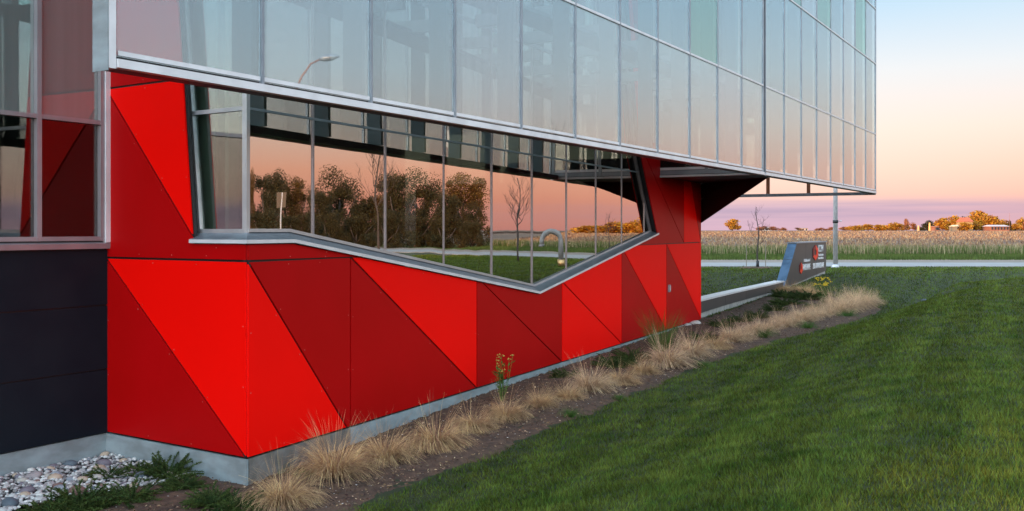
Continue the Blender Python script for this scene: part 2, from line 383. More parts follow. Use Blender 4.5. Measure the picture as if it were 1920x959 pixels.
# long face, under the sill
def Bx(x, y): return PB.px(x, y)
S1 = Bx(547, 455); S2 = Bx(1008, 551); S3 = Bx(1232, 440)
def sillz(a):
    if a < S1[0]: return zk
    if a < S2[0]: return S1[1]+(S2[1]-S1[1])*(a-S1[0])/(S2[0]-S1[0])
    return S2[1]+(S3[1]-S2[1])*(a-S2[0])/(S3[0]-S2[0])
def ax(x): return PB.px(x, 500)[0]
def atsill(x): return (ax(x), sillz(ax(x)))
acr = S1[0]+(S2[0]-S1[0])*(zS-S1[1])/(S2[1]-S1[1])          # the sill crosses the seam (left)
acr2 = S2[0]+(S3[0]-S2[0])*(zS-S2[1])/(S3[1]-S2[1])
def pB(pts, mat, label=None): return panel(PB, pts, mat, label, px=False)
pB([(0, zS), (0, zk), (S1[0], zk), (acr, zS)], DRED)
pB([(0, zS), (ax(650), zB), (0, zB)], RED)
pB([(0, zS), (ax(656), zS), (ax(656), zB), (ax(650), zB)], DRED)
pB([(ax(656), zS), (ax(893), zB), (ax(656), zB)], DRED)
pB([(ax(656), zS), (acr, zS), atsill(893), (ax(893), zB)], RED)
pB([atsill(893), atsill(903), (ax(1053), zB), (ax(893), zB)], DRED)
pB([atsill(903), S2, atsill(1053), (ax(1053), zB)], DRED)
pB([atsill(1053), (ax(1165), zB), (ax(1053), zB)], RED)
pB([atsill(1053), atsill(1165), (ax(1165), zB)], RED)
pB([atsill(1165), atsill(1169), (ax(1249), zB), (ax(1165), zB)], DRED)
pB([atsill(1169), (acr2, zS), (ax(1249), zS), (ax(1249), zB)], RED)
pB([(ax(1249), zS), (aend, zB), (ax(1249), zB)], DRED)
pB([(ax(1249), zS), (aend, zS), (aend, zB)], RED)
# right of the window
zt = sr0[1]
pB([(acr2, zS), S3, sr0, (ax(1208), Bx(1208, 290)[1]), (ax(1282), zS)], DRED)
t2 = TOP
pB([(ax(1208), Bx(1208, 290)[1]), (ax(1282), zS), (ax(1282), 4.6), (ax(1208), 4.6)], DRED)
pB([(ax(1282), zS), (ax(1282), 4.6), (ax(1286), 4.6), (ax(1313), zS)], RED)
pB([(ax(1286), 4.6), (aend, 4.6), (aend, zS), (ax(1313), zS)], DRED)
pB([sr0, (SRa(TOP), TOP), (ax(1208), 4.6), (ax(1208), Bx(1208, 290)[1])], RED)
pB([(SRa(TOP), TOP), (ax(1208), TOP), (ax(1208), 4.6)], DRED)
core.build('wall_core', BLACK, bld); sw = screws.build('fastener', plain('red_screw', (.62, .16, .13), .5), bld); sw['kind'] = 'stuff'
# end wall of the base (behind the far corner)
eo = PB.pt(aend, 0, 0); pin = Vector((-nG[0], -nG[1], 0))
MB().prism([eo+Z*zB, eo+pin*9+Z*zB, eo+pin*9+Z*zB-PB.E()*.2, eo+Z*zB-PB.E()*.2], [p+Z*(4.3-zB) for p in [eo, eo+pin*9, eo+pin*9-PB.E()*.2, eo-PB.E()*.2]]).build('end_wall', DRED, bld)
# concrete plinths, set back 30 mm
def plin(PL, a0, a1, ztop, mat, th=.03, zb=-.6, d=-.03): return slab(PL, [(a0, zb), (a1, zb), (a1, ztop), (a0, ztop)], d-th, d).build('plinth', mat, bld)
plin(PB, .034, ax(655), zB-.012, CONCD, d=.012)
plin(PB, ax(655)+.012, aend-.1, zB-.012, PLINTH, d=.012)
plin(PA, -.0, iA+.2, zB-.012, PLINTH, d=.012)

# ------------------------------------------------------------ main window
win = MB()
zin = PA2.px(465, 436)[1]
ain0 = 0.0
T1 = (PB2.px(540, 436)[0], zin); T2 = PB2.px(1000, 538); T3 = (PB2.px(1226, 434)[0], PB2.px(1226, 434)[1])
opening = [(0.03, zin), T1, T2, (SRa(T3[1])-.1, T3[1]), (SRa(zt)-.13, zt), (SRa(TOP)-.13, TOP), (0.03, TOP)]
def aq(q):
    p = Vector((.6519*q-7.749, 1.351*q)); return (p-PB2.o).dot(PB2.e)
cuts = [0.03]+[aq(8.394+k) for k in range(0, 9)]+[99]
rows = [0, 3.90, 5.75, 8.0, TOP]
for i in range(len(cuts)-1):
    for j in range(4):
        p = clip(clip(clip(clip(opening, lambda q: q[0]-cuts[i]), lambda q: cuts[i+1]-q[0]), lambda q: q[1]-rows[j]), lambda q: rows[j+1]-q[1])
        if len(p) < 3 or abs(poly_area(p)) < .02: continue
        q = []
        for a in p:
            if not q or math.dist(a, q[-1]) > .004: q.append(a)
        if len(q) < 3: continue
        q = inset(q, .008)
        o = tilted(PB2, q, -.006, .006, .003).build('window_pane', WGLASS, bld)
def bottomz(a):
    if a < T1[0]: return zin
    if a < T2[0]: return T1[1]+(T2[1]-T1[1])*(a-T1[0])/(T2[0]-T1[0])
    return T2[1]+(T3[1]-T2[1])*(a-T2[0])/(T3[0]-T2[0])
for k, a in enumerate(cuts[1:-1]):
    z0 = bottomz(a); z1 = TOP
    if a > SRa(zt)-.13:
        z1 = zt+(a-(SRa(zt)-.13))/((SRa(T3[1])-.1)-(SRa(zt)-.13))*(T3[1]-zt)
        if z1 < z0+.2: continue
    MB().bar(PB2.pt(a, z0, .0), PB2.pt(a, z1, .0), PB2.E()*.011, PB2.N()*.02).build('window_mullion', ALUP, bld)
for z, hh in ((3.90, .013), (5.75, .03), (8.0, .03)):
    MB().bar(PB2.pt(.03, z), PB2.pt(SRa(z)-.13, z), PB2.N()*.018, Z*hh).build('window_transom', ALUG, bld)
# corner post and slanted jambs
MB().bar(PB2.pt(0, zin-.02, -.01), PB2.pt(0, TOP, -.01), PB2.E()*.026, PB2.N()*.03).build('corner_post', ALU, bld)
def slant(PL, pts, mat, name, wd, dn): # bar along polyline in plane
    for (p, q) in zip(pts, pts[1:]):
        P_, Q_ = PL.pt(*p), PL.pt(*q); d = (Q_-P_).normalized()
        side = PL.N().cross(d).normalized()
        MB().bar(P_-d*.01, Q_+d*.01, side*wd, PL.N()*dn).build(name, mat, bld)
slant(PB2, [(SRa(T3[1])-.10, T3[1]-.02), (SRa(zt)-.13, zt), (SRa(TOP)-.13, TOP)], ALUP, 'window_frame', .03, .04)
slab(PB2, [(SRa(T3[1])-.07, T3[1]-.05), (SRa(T3[1])+.06, T3[1]-.05), (SRa(zt)+.06, zt), (SRa(TOP)+.06, TOP), (SRa(TOP)-.10, TOP), (SRa(zt)-.10, zt)], -.03, .12).build('dark_jamb', BLACK, bld)
# side facet of the window
g0 = PA2.px(377, 436); g1 = PA2.px(358, 152)
def SGa(z): return g0[0]+(g1[0]-g0[0])*(z-g0[1])/(g1[1]-g0[1])
zrA = [zin, 3.90, 5.75, 8.0, TOP]
for j in range(4):
    p = [(.05, zrA[j]), (SGa(zrA[j]), zrA[j]), (SGa(zrA[j+1]), zrA[j+1]), (.05, zrA[j+1])]
    slab(PA2, inset(p, .012), -.006, .006).build('window_pane', LGLASS, bld)
for z in zrA[1:4]: MB().bar(PA2.pt(.04, z), PA2.pt(SGa(z), z), PA2.N()*.03, Z*.022).build('window_transom', ALU, bld)
slant(PA2, [(SGa(zin-.02), zin-.02), (SGa(TOP), TOP)], ALU, 'window_frame', .022, .03)
MB().bar(PA2.pt(.0, zin+.01), PA2.pt(SGa(zin), zin+.01), PA2.N()*.03, Z*.025).build('window_frame', ALU, bld)
j0 = PA2.px(360, 446); j1 = PA2.px(341, 148)
def SJa(z): return j0[0]+(j1[0]-j0[0])*(z-j0[1])/(j1[1]-j0[1])+.05
slab(PA2, [(SGa(zin)+.015, zin-.03), (SJa(zin), zin-.03), (SJa(TOP), TOP), (SGa(TOP)+.015, TOP)], -.03, .03).build('dark_jamb', BLACK, bld)
# bottom frame and sloping metal sill (nose proud of the cladding)
pts_in = [PA2.pt(SGa(zin)+.03, zin), PB2.pt(0, zin), PB2.pt(*T1), PB2.pt(*T2), PB2.pt(SRa(T3[1])-.07, T3[1])]
sA = PA.px(361, 455)
pts_out = [PA.pt(sA[0], zk, .045), None, PB.pt(S1[0], zk, .045), PB.pt(S2[0], S2[1], .045), PB.pt(S3[0], S3[1], .045)]
cor = Vector((C[0], C[1], 0))+Vector((nR[0], nR[1], 0))*.045+Vector((nA[0], nA[1], 0))*.045; pts_out[1] = Vector((cor.x, cor.y, zk))
mats = ALUG
for i in range(4):
    a0, a1, b0, b1 = pts_in[i], pts_in[i+1], pts_out[i], pts_out[i+1]
    lift = Z*.034
    MB().prism([b0+Z*.012, b1+Z*.012, a1-Z*.03, a0-Z*.03], [b0+lift, b1+lift, a1+Z*.004, a0+Z*.004]).build('sill', SILL, bld)
    no = ((b0-a0)+(b1-a1)); no.z = 0; no.normalize()
    MB().prism([b0, b1, b1+no*.012, b0+no*.012], [b0+lift+Z*.004, b1+lift+Z*.004, b1+no*.012+lift+Z*.004, b0+no*.012+lift+Z*.004]).build('sill_nose', ALUW, bld)
    if i > 0: MB().bar(pts_in[i]+Z*.02, pts_in[i+1]+Z*.02, PB2.N()*.03, Z*.018).build('window_frame', ALU, bld)

# ------------------------------------------------------------ glass screen in front
def uq(q): return 1.5*q
qs = [5.674+n for n in range(12)]
qs2 = [16.78, 17.80, 18.83, 19.86, 20.90, 21.95, 23.0, 24.06, 25.12]
zr = [3.83, 5.77, 8.07, 9.85, TOP]
def screen(qlist):
    for i in range(len(qlist)-1):
        u0, u1 = uq(qlist[i]), uq(qlist[i+1])
        for j in range(4):
            zb = zr[j]+(.085 if j == 0 else .02)
            p = [(u0+.02, zb), (u1-.02, zb), (u1-.02, zr[j+1]-.02), (u0+.02, zr[j+1]-.02)]
            tilted(PG, p, -.02, -.010, .002).build('screen_pane', SV0[R.choice([0, 0, 1, 2])] if j == 0 else SV1[R.choice([0, 0, 0, 1, 1, 2])], bld)
        slab(PG, [(u0+.025, zr[0]+.095), (u1-.025, zr[0]+.095), (u1-.025, zr[0]+.130), (u0+.025, zr[0]+.130)], -.006, -.001).build('white_gasket', ALUW, bld)
    for i, q in enumerate(qlist):
        if q == 5.674: continue
        MB().bar(PG.pt(uq(q), zr[0]+.06, -.01), PG.pt(uq(q), TOP, -.01), PG.E()*.013, PG.N()*.02).build('screen_mullion', ALUG, bld)
        MB().bar(PG.pt(uq(q), zr[0]+.10, -.22), PG.pt(uq(q), TOP, -.22), PG.E()*.03, PG.N()*.12).build('screen_fin', FIN, bld)
    for z in zr[1:4]:
        MB().bar(PG.pt(uq(qlist[0]), z, -.012), PG.pt(uq(qlist[-1]), z, -.012), PG.N()*.018, Z*.018).build('screen_transom', ALUW, bld)
screen(qs); screen(qs2)
for a, b in ((qs[0], qs[-1]), (qs2[0], qs2[-1])):
    # bottom rail: pale front lip, dark underside box
    MB().bar(PG.pt(uq(a), 3.862, -.005), PG.pt(uq(b), 3.862, -.005), PG.N()*.035, Z*.032).build('bottom_rail', ALUW, bld)
    MB().bar(PG.pt(uq(a)+(.02 if a < 6 else 0), 3.885, -.145), PG.pt(uq(b), 3.885, -.145), PG.N()*.10, Z*.048).build('rail_box', BLACK, bld)
# dark vertical joint and pale left trim with its return
MB().bar(PG.pt(uq(16.727), 3.84, -.03), PG.pt(uq(16.727), TOP, -.03), PG.E()*.035, PG.N()*.02).build('joint_cover', BLACK, bld)
MB().bar(PG.pt(uq(5.674)-.035, 3.82, -.02), PG.pt(uq(5.674)-.035, TOP, -.02), PG.E()*.03, PG.N()*.035).build('edge_trim', ALUW, bld)
slab(PG, [(uq(5.674)-.075, 3.80), (uq(5.674)-.067, 3.80), (uq(5.674)-.067, TOP), (uq(5.674)-.075, TOP)], -.16, .012).build('side_cheek', PLINTH, bld)
MB().bar(PG.pt(uq(25.12)+.02, 3.82, -.02), PG.pt(uq(25.12)+.02, TOP, -.02), PG.E()*.02, PG.N()*.03).build('edge_trim', ALUG, bld)
# outriggers from the screen back to the wall, service beam
for q in qs[1:-1]:
    P0 = PG.pt(uq(q), 5.70, -.34)
    dd = (Vector((P0.x, P0.y))-PB.o).dot(PB.n)
    ln = max(.3, dd/PB.n.dot(PG.n))
    if (Vector((P0.x, P0.y))-PB.o).dot(PB.e) < 0: ln = 1.0
    MB().bar(P0, P0-PG.N()*ln, PG.E()*.05, Z*.09).build('outrigger', ALUG, bld)
MB().bar(PG.pt(uq(5.8), 5.62, -.62), PG.pt(uq(16.6), 5.62, -.62), PG.N()*.26, Z*.03).build('catwalk', FIN, bld)
MB().bar(PG.pt(uq(5.8), 7.95, -.62), PG.pt(uq(16.6), 7.95, -.62), PG.N()*.26, Z*.03).build('catwalk', FIN, bld)

# ------------------------------------------------------------ cantilevered end of the box
uf = uq(16.62)
PF = Plane(PG.pt(uf, 0).xy, (-nG[0], -nG[1]), (-dG[0], -dG[1]))     # fascia plane, a grows into the building
def Fx(x, y): return PF.px(x, y)
fw = Fx(1230, 330)[0]
fm = Fx(1325, 320)[0]
for a0, a1 in ((.10, fm), (fm, fw)):
    slab(PF, [(a0+.03, 3.99), (a1-.03, 3.99), (a1-.03, 5.6), (a0+.03, 5.6)], -.01, .0).build('fascia_pane', LGLASS, bld)
    slab(PF, [(a0+.03, 3.99), (a1-.03, 3.99), (a1-.03, 4.05), (a0+.03, 4.05)], .004, .010).build('white_gasket', ALUW, bld)
MB().bar(PF.pt(0, 3.855), PF.pt(fw+.06, 3.855), PF.N()*.04, Z*.022).build('fascia_frame', WHITE, bld)
slab(PF, [(.1, 3.9), (fw, 3.9), (fw, 5.6), (.1, 5.6)], -.5, -.45).build('roller_blind', BLIND, bld)
MB().bar(PF.pt(0, 3.935), PF.pt(fw, 3.935), PF.N()*.02, Z*.045).build('fascia_frame', ALUG, bld)
for a in (.12, fm, fw): MB().bar(PF.pt(a, 3.9), PF.pt(a, 5.7), PF.N()*.03, PF.E()*.035).build('fascia_frame', ALUG, bld)
MB().bar(PF.pt(fw+.06, 3.84), PF.pt(fw+.06, 5.7), PF.N()*.042, PF.E()*.02).build('fascia_frame', WHITE, bld)
# soffit behind the fascia and the folded dark underside
E0 = PB.pt(aend, 0); Pb = PG.pt(uq(17.66), 0, -.34)
sfp = [PG.pt(uf, 0, -.36), Pb, E0+PB.E()*.02, E0+pin*6, PG.pt(uf, 0, -.36)+pin*6]
MB().prism([p+Z*3.845 for p in sfp], [p+Z*4.3 for p in sfp]).build('soffit', SOFF, bld)
zlow = PB.px(1314, 418)[1]
ev = (Pb-E0); ev.z = 0; Ln = ev.length
PE = Plane(E0.xy, ev.xy, (0, 0)) if False else None
e2 = ev.normalized(); n2 = Vector((e2.y, -e2.x, 0))
if n2.dot(-E0) < 0: n2 = -n2
EX = Plane(E0.xy, e2.xy, n2.xy)
tri = [(-.02, zlow-.01), (Ln, 3.85), (-.02, 3.85)]
rad_ = Vector((E0.x, E0.y, 0)).normalized()*.5
MB().prism([EX.pt(a, z, -.02) for a, z in tri], [EX.pt(a, z, -.02)+rad_ for a, z in tri]).build('wedge_core', BLACK, bld)
mid = (Ln*.62, zlow+(3.842-zlow)*.62)
for p in ([(0.0, zlow), mid, (0.0, zlow+.62)], [(0.0, zlow+.62), mid, (Ln, 3.842), (Ln*.5, 3.842)], [(0.0, zlow+.62), (Ln*.5, 3.842), (0.0, 3.842)]):
    slab(EX, inset(p, .006), -.018, .004).build('soffit_panel', SOFF, bld)
# end frame: beam and hangers, sky shows between
uE = uq(25.12)
PEnd = Plane(PG.pt(uE, 0).xy, (-nG[0], -nG[1]), (-dG[0], -dG[1]))
MB().bar(PEnd.pt(0, 3.83), PEnd.pt(9, 3.83), PEnd.N()*.06, Z*.05).build('end_beam', ALUG, bld)
for x in (1440, 1516):
    a = PEnd.px(x, 355)[0]
    MB().bar(PEnd.pt(a, 3.88), PEnd.pt(a, 4.75), PEnd.N()*.05, PEnd.E()*.05).build('hanger', BRICK, bld)
MB().bar(PG.pt(uq(17.7), 4.72, -2.6), PG.pt(uE, 4.72, -2.6), PG.N()*.1, Z*.1).build('floor_beam', ALUG, bld)
slab(PG, [(uf+.1, 4.8), (uE-.1, 4.8), (uE-.1, TOP), (uf+.1, TOP)], -2.75, -2.6).build('inner_wall', INTW, bld)
for k in range(16):
    a = uf+.5+k*.78+.12*(k % 3)
    slab(PG, [(a, 4.82), (a+.26+.1*(k % 2), 4.82), (a+.26+.1*(k % 2), TOP), (a, TOP)], -1.15, -1.05).build('inner_pier', [SLAB, BLIND, FIN][k % 3], bld)
for z in (6.2, 8.45): MB().bar(PG.pt(uf+.2, z, -1.3), PG.pt(uE-.2, z, -1.3), PG.N()*.08, Z*.14).build('floor_beam', SLAB, bld)
for k in range(9):
    for z0, z1 in ((4.78, 7.0), (7.05, 9.3), (9.35, TOP)):
        slab(PEnd, [(.35+k*.9, z0), (.35+k*.9+.8, z0), (.35+k*.9+.8, z1), (.35+k*.9, z1)], -.02, .0).build('end_pane', SGLASS0, bld)
for k in range(9):
    MB().bar(PEnd.pt(.3+k*.9, 4.7), PEnd.pt(.3+k*.9, TOP), PEnd.N()*.04, PEnd.E()*.03).build('end_mullion', ALUG, bld)

# ------------------------------------------------------------ recessed left wing
WL_ = 34.0
zsill = 2.47
for k, (z0, z1) in enumerate(((zB, 1.04), (1.04, 1.773), (1.773, zsill-.06))):
    for a0 in (0, 3.4, 6.8, 10.2, 13.6, 17, 20.4, 23.8, 27.2, 30.6):
        slab(PW, [(a0+(.012 if a0 else .0), z0+.008), (a0+3.4-.0, z0+.008), (a0+3.4, z1-.008), (a0+(.012 if a0 else 0), z1-.008)], -.02, .0).build('dark_panel', NAVY, bld)
slab(PW, [(0, zB), (WL_, zB), (WL_, zsill), (0, zsill)], -.3, -.025).build('wall_core', BLACK, bld)
slab(PW, [(-.2, -.5), (WL_, -.5), (WL_, zB-.01), (-.2, zB-.01)], -.3, -.03).build('plinth', PLINTH, bld)
MB().prism([PW.pt(-.02, zsill-.05, .05), PW.pt(WL_, zsill-.05, .05), PW.pt(WL_, zsill-.05, -.06), PW.pt(-.02, zsill-.05, -.06)],
           [PW.pt(-.02, zsill+.01, .06), PW.pt(WL_, zsill+.01, .06), PW.pt(WL_, zsill+.05, -.06), PW.pt(-.02, zsill+.05, -.06)]).build('sill', ALUP, bld)
wa = PW.px(70, 300)[0]
ac = [0.10, wa]+[wa+1.5*k for k in range(1, 20)]
zc = [zsill+.05, 3.85, 5.9, 8.0, 9.9, TOP]
for i in range(len(ac)-1):
    for j in range(5):
        a0, a1 = ac[i]+.03, ac[i+1]-.03
        tilted(PW, [(a0, zc[j]+.03), (a1, zc[j]+.03), (a1, zc[j+1]-.03), (a0, zc[j+1]-.03)], -.03, -.018).build('curtain_pane', CGLASS0 if j == 0 else CGLASS1, bld)
for a in ac: MB().bar(PW.pt(a, zsill+.04, .0), PW.pt(a, TOP, .0), PW.E()*.027, PW.N()*.04).build('curtain_mullion', ALUP, bld)
MB().bar(PW.pt(.045, zsill+.02, .01), PW.pt(.045, TOP, .01), PW.E()*.03, PW.N()*.05).build('curtain_mullion', ALUW, bld)
for z in zc[1:-1]: MB().bar(PW.pt(.07, z, .0), PW.pt(WL_-1, z, .0), PW.N()*.035, Z*.024).build('curtain_transom', ALUP, bld)
MB().bar(PW.pt(.07, zsill+.065, .0), PW.pt(WL_-1, zsill+.065, .0), PW.N()*.035, Z*.024).build('curtain_transom', ALUP, bld)
# ------------------------------------------------------------ inside and body
def inpoly(off_pts, z0, z1, name, mat): MB().prism([Vector((x, y, z0)) for x, y in off_pts], [Vector((x, y, z1)) for x, y in off_pts]).build(name, mat, bld)
back = 9.0
def off(v, d): return (v[0]-nG[0]*d, v[1]-nG[1]*d)
cI = PB2.pt(0, 0, -.15).xy; aI = PA2.pt(1.9, 0, -.15).xy; eI = PB2.pt(aend-.5, 0, -.15).xy
wE = PW.pt(WL_-.5, 0, -.35).xy
inner = [tuple(aI), tuple(cI), tuple(eI), off(eI, back), off(aI, back)]
inpoly(inner, .3, .5, 'floor', INTD)
inpoly(inner, 5.45, 5.9, 'floor', SLAB)
inpoly(inner, 8.6, 9.0, 'floor', SLAB)
inpoly([off(aI, back), off(eI, back), off(eI, back+.3), off(aI, back+.3)], .5, TOP, 'back_wall', INTW)
winn = [tuple(PW.pt(.1, 0, -.35).xy), tuple(wE), off(wE, back), off(PW.pt(.1, 0, -.35).xy, back)]
inpoly(winn, .3, .5, 'floor', INTD)
inpoly(winn, 5.1, 5.5, 'floor', SLAB)
inpoly([off(PW.pt(.1, 0, -.35).xy, back), off(wE, back), off(wE, back+.3), off(PW.pt(.1, 0, -.35).xy, back+.3)], 0, TOP, 'back_wall', INTD)
full = [tuple(PG.pt(uq(5.674), 0, -.05).xy), tuple(PG.pt(uE, 0, -.05).xy), off(PG.pt(uE, 0, 0).xy, 13), off(wE, back+.3), tuple(PW.pt(WL_, 0, .05).xy), tuple(PW.pt(.1, 0, .05).xy)]
inpoly(full, TOP+.01, TOP+.35, 'roof', ALUG)
for k in range(6):
    p = PB2.pt(1.2+k*2.2, 0, -2.2)
    MB().tube([p+Z*.5, p+Z*5.45], [.16, .16], 12).build('column', INTW, bld, True)
slab(PA2, [(.35, .5), (.72, .5), (.72, 5.4), (.35, 5.4)], -.9, -.85).build('curtain', BLIND, bld)
slab(PA2, [(.60, .5), (.98, .5), (.98, 5.4), (.60, 5.4)], -.12, -.09).build('curtain', BLIND, bld)
slab(PB2, [(.06, .5), (.22, .5), (.22, 5.4), (.06, 5.4)], -.35, -.3).build('curtain', BLIND, bld)
# outlet box on the red cladding
ob = empty('utility_box', PB.pt(*PB.px(1253, 541), .01), 'small grey metal outlet box screwed to the dark red end panel', 'outlet box')
c = PB.pt(*PB.px(1253, 541), .025)
MB().box(c, PB.E()*.055, PB.N()*.022, Z*.085).build('housing', ALUG, ob)
MB().box(c+PB.N()*.026, PB.E()*.035, PB.N()*.004, Z*.055).build('cover', GALV, ob)
#SECTION2
# ------------------------------------------------------------ terrain
def sst(a, b, x): t = np.clip((x-a)/(b-a), 0, 1); return t*t*(3-2*t)
def AS(x, y):
    vx, vy = x-C[0], y-C[1]; return vx*dR[0]+vy*dR[1], vx*nR[0]+vy*nR[1]
GA = [-30, -3, 0, 4.9, 17.5, 22, 28, 36, 60]; GZ = [.12, .06, 0, .165, .27, .30, .42, .80, .85]
BA = [-6, -.33, 3.1, 5.6, 9.1, 13.7, 18.8, 22.9, 24.5]; BS = [1.2, 1.39, 1.77, 2.0, 2.13, 2.6, 3.65, 3.95, 3.3]
def h(x, y):
    x = np.asarray(x, float); y = np.asarray(y, float)
    a, s = AS(x, y)
    g = np.interp(a, GA, GZ)
    bs = np.interp(a, BA, BS)
    a0 = 21.5+(s-5.0)*2.9
    k = 1-sst(a0, a0+5, a)
    berm = 1.03+.05*np.clip((s-7)/10, 0, 1)
    rise = sst(bs-.1, bs+np.interp(a, [6, 20], [5.2, 2.8]), s)*k
    hol = -.5*sst(3.5, 6.5, s)*sst(a0, a0+5, a)*(1-sst(38, 47, y))
    z = g+(berm-g)*rise+hol*(1-rise)
    z += .012*np.sin(x*1.3+y*.7)*np.sin(y*.9-x*.4)*sst(bs, bs+1, s)
    zf = np.interp(y, [44, 49, 62, 70, 76, 150, 300, 520, 700, 1500, 5000], [.8, .8, .8, .82, .85, 1.40, 2.15, 2.5, 2.0, -4, -30])
    t = sst(37, 47, y)
    return z*(1-t)+zf*t
def H(x, y): return float(h(x, y))
def ground_at(px, py):
    """where the sight line through a photo pixel meets the ground"""
    t0 = 3.0
    for i in range(4000):
        t = t0*1.004**i
        x, y, z = (px-CX)/F*t, t, CZ+(HY-py)/F*t
        if z <= H(x, y): return x, y
    return (px-CX)/F*400, 400
def bed_s(a): return np.interp(a, BA, BS)
def grid(name, xs, ys, mat, dz=0, zf=None):
    X, Y = np.meshgrid(xs, ys); Zv = (h(X, Y) if zf is None else zf(X, Y))+dz
    n, m = X.shape; V = np.stack([X, Y, Zv], -1).reshape(-1, 3)
    i, j = np.meshgrid(np.arange(n-1), np.arange(m-1), indexing='ij'); b = i*m+j
    me = npmesh(name, V, np.stack([b, b+1, b+m+1, b+m], -1).reshape(-1, 4))
    me.polygons.foreach_set('use_smooth', [True]*len(me.polygons))
    o = link(name, me, mat); o['kind'] = 'structure'; return o
far = lambda s: np.concatenate([s*np.array([110, 150, 220, 350, 600, 1200, 2500, 4500])])
xs = np.concatenate([far(-1)[::-1], np.arange(-80, 90, .9)]); xs = np.concatenate([far(-1)[::-1], np.arange(-80, -6, 2.0), np.arange(-6, 22, .35), np.arange(22, 100, 1.2), far(1)])
ys = np.concatenate([-np.array([4000, 1500, 500, 200, 100, 60, 40]), np.arange(-30, 3, 2.0), np.arange(3, 30, .35), np.arange(30, 49.4, .8)])
grid('lawn', xs, np.append(ys, 49.4), SOIL)
grid('sidewalk', np.arange(-120, 160, 4.0), np.array([49.4, 52, 55.0]), PATH, .04)
for k in range(-30, 40):
    pass
grid('road', np.arange(-200, 260, 6.0), np.array([55.0, 58, 61.0]), ROADM, .0)
grid('verge', np.arange(-200, 260, 3.0), np.arange(61.0, 77, 1.5), VERGE, .01)
grid('field', np.concatenate([far(-1)[::-1], np.arange(-100, 330, 6.0), far(1)[2:]]), np.concatenate([np.arange(75.9, 140, 2.5), np.arange(145, 530, 8), [560, 620, 700, 900, 1500, 3000, 5000]]), FIELD, .0)
# curb between walk and lawn
MB().prism([(-120, 49.25, .5), (160, 49.25, .5), (160, 49.4, .5), (-120, 49.4, .5)], [(-120, 49.25, .85), (160, 49.25, .85), (160, 49.4, .85), (-120, 49.4, .85)]).build('kerb', PATH)['kind'] = 'structure'
# planting bed: sheet with bumpy surface inside an outline following the wall
def in_bed(a, s, m=0.0):
    lo = np.where(a > 18.2, -.02, -1.2)
    near = (s > lo) & (s < bed_s(a)+m) & (a > -9) & (a < 24.5)
    tail = (a >= 24.5) & (a < 28.5+m) & (s > -.02) & (s < np.interp(a, [24.5, 28.5], [3.3, .9])+m)
    return near | tail
def gravel_zone(x, y):
    ww = (x-W0.x)*nG[0]+(y-W0.y)*nG[1]          # distance in front of the recessed wing
    aw = -(x-W0.x)*dG[0]-(y-W0.y)*dG[1]
    return (ww > -.1) & (ww < 1.55-.10*aw+.12*np.sin(aw*3)) & (aw > -.5)
def bed_mesh():
    st = .07; A_ = np.arange(-9, 31, st*1.6); S_ = np.arange(-4, 4.3, st)
    AA, SS = np.meshgrid(A_, S_); X = C[0]+AA*dR[0]+SS*nR[0]; Y = C[1]+AA*dR[1]+SS*nR[1]
    wig = .05*np.sin(AA*5.1)+.05*np.sin(AA*2.3)
    ok = in_bed(AA, SS+wig, .22); tip = np.interp(AA, [24.5, 28.5], [3.3, .9]); edge_ = np.where(AA < 24.5, bed_s(AA), tip)-(SS+wig)
    nz = NR.normal(0, .010, X.shape); Zv = h(X, Y)+.03+nz+.02*np.sin(AA*2.1)*np.sin(SS*3.3)-.10*(1-np.clip((edge_+.2)/.3, 0, 1))
    n, m = X.shape; V = np.stack([X, Y, Zv], -1).reshape(-1, 3)
    i, j = np.meshgrid(np.arange(n-1), np.arange(m-1), indexing='ij'); b = (i*m+j)
    cell = ok[:-1, :-1] & ok[1:, :-1] & ok[:-1, 1:] & ok[1:, 1:]
    b = b[cell]; me = npmesh('mulch_bed', V, np.stack([b, b+1, b+m+1, b+m], -1))
    bm = bmesh.new(); bm.from_mesh(me); bmesh.ops.delete(bm, geom=[v for v in bm.verts if not v.link_faces], context='VERTS'); bm.to_mesh(me); bm.free()
    me.polygons.foreach_set('use_smooth', [True]*len(me.polygons))
    o = link('mulch_bed', me, MULCH); o['kind'] = 'structure'
bed_mesh()
# bark chips and grit
def chips(name, n, mat, sz, seed, pick):
    r = np.random.default_rng(seed); P = pick(r, n); n = len(P)
    d1 = r.normal(size=(n, 3)); d1 /= np.linalg.norm(d1, axis=1)[:, None]; d1[:, 2] *= .35
    d2 = np.cross(d1, r.normal(size=(n, 3))); d2 /= np.linalg.norm(d2, axis=1)[:, None]
    l = sz*r.uniform(.5, 1.5, (n, 1)); wd = l*r.uniform(.25, .6, (n, 1)); up = np.array([0, 0, 1])*l*.25
    V = np.stack([P+d1*l, P+d2*wd, P-d1*l, P-d2*wd, P+up*1.2], 1).reshape(-1, 3)
    b = (np.arange(n)*5)[:, None]
    Fc = np.concatenate([b+np.array([0, 1, 4]), b+np.array([1, 2, 4]), b+np.array([2, 3, 4]), b+np.array([3, 0, 4])], 0)
    o = link(name, npmesh(name, V, Fc), mat); o['kind'] = 'stuff'; return o
def pick_bed(r, n):
    a = -7+np.abs(r.beta(1.1, 2.6, n*2))*38; s = r.uniform(-3.5, 4.1, n*2); ok = in_bed(a, s); a, s = a[ok][:n], s[ok][:n]
    x = C[0]+a*dR[0]+s*nR[0]; y = C[1]+a*dR[1]+s*nR[1]; return np.stack([x, y, h(x, y)+.045], 1)
setp(chips('bark_chips', 30000, CHIP, .017, 3, pick_bed), 'loose brown bark chips scattered over the planting bed', 'mulch')
